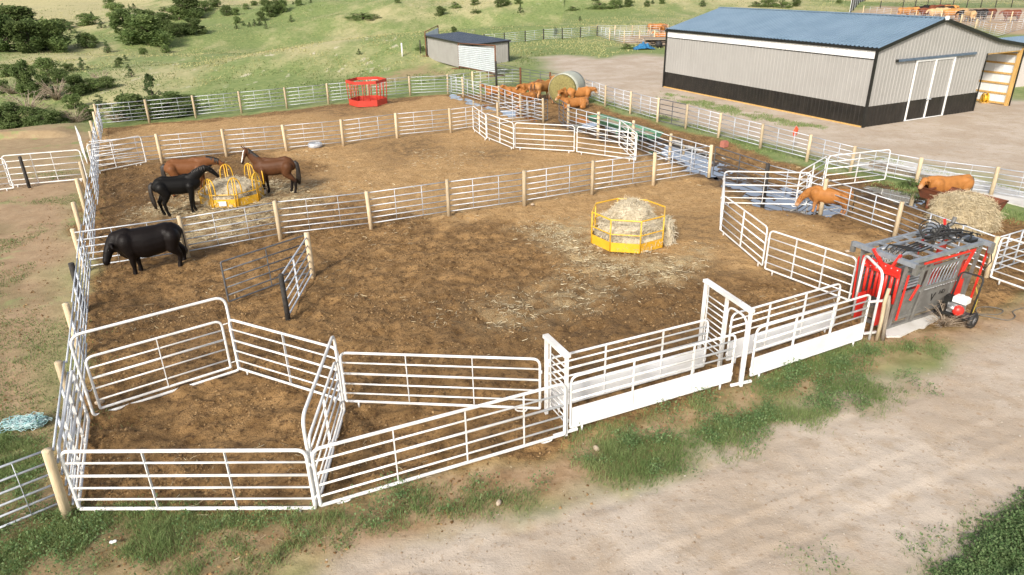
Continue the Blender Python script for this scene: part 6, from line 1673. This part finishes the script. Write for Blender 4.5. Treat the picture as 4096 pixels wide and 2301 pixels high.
def build_shrubs():
    def proto(key, kind, seed, n, m, trunk):
        V, F, tn = crown_mesh(kind, seed, n)
        t = bpy.data.objects.new(key, None); COL.objects.link(t); ORG[t.name] = Vector((0, 0, 0))
        np_mesh('crown', V, F, m, False, {'tone': tn}, t)
        if trunk:
            mb = MB(); mb.path([(0, 0, -.06), (.01, 0, .2), (.02, .01, .45), (0, 0, .62)], [.045, .035, .025, .01], 8)
            for k in range(7):
                a = k * .9; z = .12 + .06 * k; mb.path([(0.01, 0, z), (.12 * math.cos(a), .12 * math.sin(a), z + .12), (.28 * math.cos(a), .28 * math.sin(a), z + .22)], [.02, .014, .005], 6)
            mb.build('trunk', 'bark', t, True)
        return t
    names = {'B': 'shrub', 'D': 'broadleaf_tree', 'J': 'juniper', 'L': 'low_bush', 'X': 'dead_bush'}
    PR = {'B': [proto('shrub', 'broad', s, 4200, 'leaf', True) for s in (1, 2, 3)], 'D': [proto('broadleaf_tree', 'broad', s, 7500, 'leafdark', True) for s in (4, 5, 6)],
          'J': [proto('juniper', 'juniper', s, 2600, 'juniper', True) for s in (7, 8, 9)], 'L': [proto('low_bush', 'low', s, 2600, 'leaf', True) for s in (10, 11)]}
    def dead(seed):
        random.seed(seed); t = bpy.data.objects.new('dead_bush', None); COL.objects.link(t); ORG[t.name] = Vector((0, 0, 0)); mb = MB()
        for k in range(46):
            a = random.uniform(0, 6.28); l = random.uniform(.3, .55); h = random.uniform(.25, .95)
            p = [(random.gauss(0, .05), random.gauss(0, .05), -.03), (l * .4 * math.cos(a), l * .4 * math.sin(a), h * .5), (l * math.cos(a + .2), l * math.sin(a + .2), h)]
            mb.path(p, [.014, .010, .004], 5)
            for j in range(4):
                u = random.uniform(.4, .95); q = Vector(p[1]).lerp(Vector(p[2]), u); a2 = a + random.gauss(0, .9)
                mb.path([q, q + Vector((.13 * math.cos(a2), .13 * math.sin(a2), random.uniform(-.03, .14)))], [.006, .003], 4)
        mb.build('branches', 'deadtwig', t, True); return t
    PR['X'] = [dead(1), dead(2)]
    random.seed(5)
    used = set(); cnt = {}
    LB = {'B': 'small rounded green bush on the far hillside', 'J': 'small dark juniper on the hillside pasture', 'L': 'low spreading bush on the rolling pasture', 'D': 'dark leafy tree in the far draw', 'X': 'leafless grey bush in the gully'}
    def put(kind, x, y, w, h, label=None, group=None):
        """x,y: foot of the plant; w,h: its apparent size, both in surveyed pixels"""
        p = on_ground(x, y); dist = math.sqrt(p.x ** 2 + p.y ** 2 + (CAM_H - p.z) ** 2)
        W, Hh = w * dist / F_PX, h * dist / F_PX * 1.0
        i = cnt.get(kind, 0); cnt[kind] = i + 1; pr = PR[kind][i % len(PR[kind])]
        if pr.name not in used: o = pr; used.add(pr.name)
        else: o = copy_tree(pr)
        cw = {'B': .92, 'D': .92, 'J': .74, 'L': 1.0, 'X': .95}[kind]; ch = {'B': 1.0, 'D': 1.0, 'J': 1.0, 'L': .78, 'X': .9}[kind]
        o.location = (p.x, p.y, p.z - .05); sx = W / cw; o.scale = (sx, max(sx * .75, min(sx, Hh * 1.3)), Hh / ch); o.rotation_euler = (0, 0, random.uniform(0, 6.28) if abs(w / h - 1) < .4 else random.uniform(-.4, .4))
        tag(o, label or LB[kind], 'tree' if kind == 'D' else 'bush', group or (None if label else {'B': 'bushes scattered over the far hills', 'J': 'junipers dotted over the pasture', 'L': 'low bushes on the pasture', 'D': 'trees in the draw', 'X': 'dead bushes'}[kind]))
    a = lambda lst: [put(q[0], q[1] / 1.84, q[2] / 1.84, q[3] / 1.84, q[4] / 1.84, *(q[5:])) for q in lst]
    a([('D', 150, 245, 340, 150, 'rounded dark treetop standing behind the dense thicket at upper left'), ('D', 60, 375, 200, 200, 'leftmost dense tree of the thicket cut by the photo edge'), ('D', 235, 382, 240, 185, 'middle dense tree of the upper left thicket'), ('D', 415, 378, 240, 180, 'right hand tree of the dense upper left thicket'), ('B', 330, 300, 160, 90, 'small crown filling the gap behind the upper left thicket'),
       ('B', 440, 225, 180, 70, 'pale bush behind the right end of the upper left thicket'), ('J', 525, 246, 80, 60), ('B', 640, 352, 115, 95, 'round bush standing alone right of the upper left thicket'), ('B', 695, 322, 60, 45), ('J', 792, 388, 60, 75, 'dark juniper with shadow right of the lone round bush'),
       ('B', 650, 185, 150, 70, 'bushy strip on the rim left of the wooded draw'), ('J', 685, 150, 40, 50), ('J', 748, 208, 55, 50), ('B', 860, 122, 140, 85, 'broad bush on the pale slope above the wooded draw'), ('B', 812, 42, 75, 48, 'round bush at the top edge of the photo above the pale track'), ('J', 955, 76, 35, 36), ('J', 990, 72, 38, 36),
       ('D', 930, 240, 170, 140, 'brownish leafy tree at the left end of the wooded draw'), ('D', 1060, 205, 220, 110, 'tree crown in the back row of the wooded draw'), ('D', 1100, 332, 290, 180, 'largest dark tree at the front of the wooded draw'), ('D', 1195, 240, 200, 120, 'tree in the middle of the wooded draw'), ('B', 1290, 272, 130, 90, 'low dark crown right of the largest draw tree'), ('D', 1425, 252, 150, 100, 'tree at the right end of the wooded draw with its shadow'), ('D', 1400, 140, 240, 140, 'tall tree behind the wooded draw near the top edge'), ('B', 1320, 145, 130, 90, 'bush left of the tall tree behind the draw'), ('B', 1510, 84, 110, 70), ('B', 1585, 52, 100, 50), ('L', 1215, 86, 80, 34),
       ('B', 1672, 112, 85, 66), ('B', 1738, 112, 60, 48), ('B', 1747, 172, 55, 46), ('J', 1742, 212, 36, 32), ('J', 1797, 190, 30, 30), ('J', 1838, 196, 32, 28), ('J', 1876, 192, 42, 42), ('J', 1912, 188, 42, 42), ('J', 1960, 212, 30, 52), ('B', 1925, 152, 66, 62), ('B', 1990, 124, 85, 76), ('B', 2045, 98, 110, 88, 'thick bush in the diagonal row climbing the hill at top centre'), ('B', 1962, 82, 85, 80), ('B', 2082, 92, 85, 92), ('B', 1872, 42, 62, 32), ('B', 1812, 68, 42, 38), ('J', 2145, 162, 50, 42), ('B', 2200, 42, 52, 42), ('J', 2160, 32, 26, 22), ('J', 2288, 22, 36, 20),
       ('B', 1055, 402, 74, 44), ('B', 1222, 388, 64, 48), ('J', 925, 448, 52, 36), ('B', 880, 472, 52, 46), ('J', 945, 502, 40, 26), ('L', 865, 498, 54, 28), ('J', 970, 568, 76, 54, 'wide dark juniper on the slope above the back fence'), ('J', 612, 518, 66, 74, 'dark round juniper casting a shadow above the gully'), ('B', 60, 565, 110, 76, 'bush at the left edge above the gully'), ('B', 28, 685, 90, 86, 'dark bush cut by the left edge in the gully'),
       ('D', 215, 695, 140, 200, 'tallest dark bush in the left part of the gully'), ('B', 360, 565, 180, 120, 'broad pale bush at the back of the gully'), ('B', 440, 610, 130, 90, 'dark bush in the middle of the gully'), ('B', 505, 525, 90, 52), ('D', 340, 725, 130, 140, 'dark bush at the front middle of the gully'), ('B', 190, 715, 110, 84, 'low bush at the left front of the gully'), ('D', 570, 698, 150, 120, 'dark bush at the right bank of the gully'), ('B', 685, 676, 160, 86, 'bush in the long hedge on the right bank of the gully'), ('B', 795, 645, 140, 74, 'right end of the long hedge on the gully bank'), ('B', 545, 800, 120, 96, 'bush between the gully and the fence corner'), ('J', 740, 795, 120, 84, 'spiky juniper right behind the fence corner'),
       ('X', 745, 615, 110, 80, 'brown dead brush above the gully hedge'), ('X', 425, 735, 170, 120, 'tangled grey dead brush in the middle of the gully'), ('X', 210, 840, 220, 130, 'pale bare dead bush at the lower left of the gully'), ('X', 95, 690, 140, 60, 'brownish dead brush at the left edge of the gully'), ('X', 560, 905, 150, 90, 'bare dead branches beside the bank left of the fence corner'),
       ('D', 90, 940, 260, 150, 'dense bush in the lower left of the gully on the bank'), ('B', 260, 930, 180, 120, 'light green bush above the eroded bank'), ('D', 375, 940, 200, 110, 'dark bush right above the eroded bank'), ('B', 640, 880, 110, 96, 'bush beside the fence corner'), ('B', 480, 890, 120, 70, 'small bush left of the fence corner bush'),
       ('J', 1145, 800, 150, 215, 'tall dark juniper just behind the back fence'), ('D', 1000, 885, 250, 170, 'dark bush behind the back fence left of the tall juniper'), ('D', 1265, 862, 270, 165, 'dark bush behind the back fence right of the tall juniper'), ('B', 1405, 815, 160, 110, 'leafy bush right of the second back fence post'), ('B', 1120, 880, 160, 110, 'bright green bush in front of the tall juniper'), ('X', 860, 900, 160, 80, 'bare branches lying behind the first back fence bay')])
    a2 = lambda lst: [put(q[0], 1300 + q[1] / 1.84, q[2] / 1.84, q[3] / 1.84, q[4] / 1.84, *(q[5:])) for q in lst]
    a2([('B', 535, 22, 45, 26), ('L', 280, 138, 260, 46, 'long low dark bush patch on the green slope at top centre'), ('B', 852, 112, 90, 62, 'round bush on the slope above the grey shed'), ('L', 960, 62, 90, 46), ('B', 1105, 38, 70, 42), ('B', 1292, 52, 90, 60), ('B', 1342, 38, 60, 40), ('J', 1437, 96, 46, 58, 'upright dark juniper above the far dark fence'), ('L', 1112, 98, 90, 32), ('B', 1422, 28, 60, 34), ('L', 2020, 66, 180, 50, 'long brownish bush row at the top right of centre'), ('B', 2140, 62, 110, 62), ('B', 2232, 48, 90, 52), ('B', 2370, 48, 46, 42), ('J', 2412, 28, 36, 32), ('B', 2480, 28, 32, 32), ('L', 1990, 8, 60, 20), ('J', 1875, 156, 36, 34), ('B', 950, 236, 46, 40), ('L', 1822, 78, 100, 30), ('J', 252, 402, 46, 40), ('L', 700, 372, 80, 50), ('L', 2222, 362, 110, 40, 'green weeds at the left of the blue tarp')])
    a3 = lambda lst: [put(q[0], 2600 + q[1] / 1.722, q[2] / 1.722, q[3] / 1.722, q[4] / 1.722, *(q[5:])) for q in lst]
    a3([('J', 365, 46, 54, 54), ('B', 82, 26, 42, 32), ('B', 812, 50, 95, 64, 'bush behind the barn roof ridge at top right'), ('L', 905, 52, 140, 54, 'brownish bush behind the barn roof ridge'), ('B', 1003, 46, 64, 48), ('L', 730, 48, 90, 34), ('B', 1300, 24, 42, 24)])
    put('X', 3778, 1300, 150, 75, 'dry tumbleweed between the chute and the power cart wheels')
    put('L', 3640, 745, 90, 34, 'green weeds under the outer fence left of the standing brown cow')

# ------------------------------------------------------------------ light
def build_light():
    w = bpy.data.worlds.new("World"); SC.world = w; w.use_nodes = True
    t = w.node_tree; bg = [n for n in t.nodes if n.type == 'BACKGROUND'][0]
    sk = t.nodes.new('ShaderNodeTexSky'); sk.sky_type = 'NISHITA'; sk.sun_disc = False
    el, dx, dy = R(SUN_EL), SUN_DIR[0], SUN_DIR[1]
    sk.sun_elevation = el; sk.sun_rotation = math.atan2(-dx, -dy); sk.air_density = .8; sk.dust_density = 5.0; sk.ozone_density = .5; sk.altitude = 700
    hz = t.nodes.new('ShaderNodeHueSaturation'); hz.inputs['Saturation'].default_value = .55; t.links.new(sk.outputs[0], hz.inputs['Color']); t.links.new(hz.outputs[0], bg.inputs[0]); bg.inputs[1].default_value = SKY
    l = bpy.data.lights.new('sun', 'SUN'); l.energy = SUN; l.angle = R(SUN_ANGLE); l.color = (1.0, .93, .82)
    o = bpy.data.objects.new('sun', l); COL.objects.link(o)
    d = Vector((dx, dy, 0)).normalized() * math.cos(el) - Vector((0, 0, math.sin(el)))
    o.rotation_euler = d.to_track_quat('-Z', 'Y').to_euler(); o.location = (-30, -30, 60)
    SC.view_settings.view_transform = 'Standard'; SC.view_settings.look = 'None'; SC.view_settings.exposure = EXPOSURE; SC.view_settings.gamma = 1
    SC.view_settings.use_curve_mapping = False
SUN_EL, SUN_DIR, SUN, SUN_ANGLE, SKY, EXPOSURE = 33, (.42, .90), 2.9, 9.0, .155, .47
for f in (build_light, build_ground, build_water, build_cover, build_fences, build_panels, build_barn, build_shed, build_feeders, build_chute, build_animals, build_shrubs):
    f()
SC.cycles.use_denoising = True; SC.cycles.denoiser = 'OPENIMAGEDENOISE'; SC.cycles.denoising_input_passes = 'RGB_ALBEDO_NORMAL'; SC.cycles.denoising_prefilter = 'NONE'; SC.cycles.use_adaptive_sampling = False; SC.cycles.sample_clamp_indirect = 3.0
SC.cycles.max_bounces = 6; SC.cycles.diffuse_bounces = 3; SC.cycles.transparent_max_bounces = 8
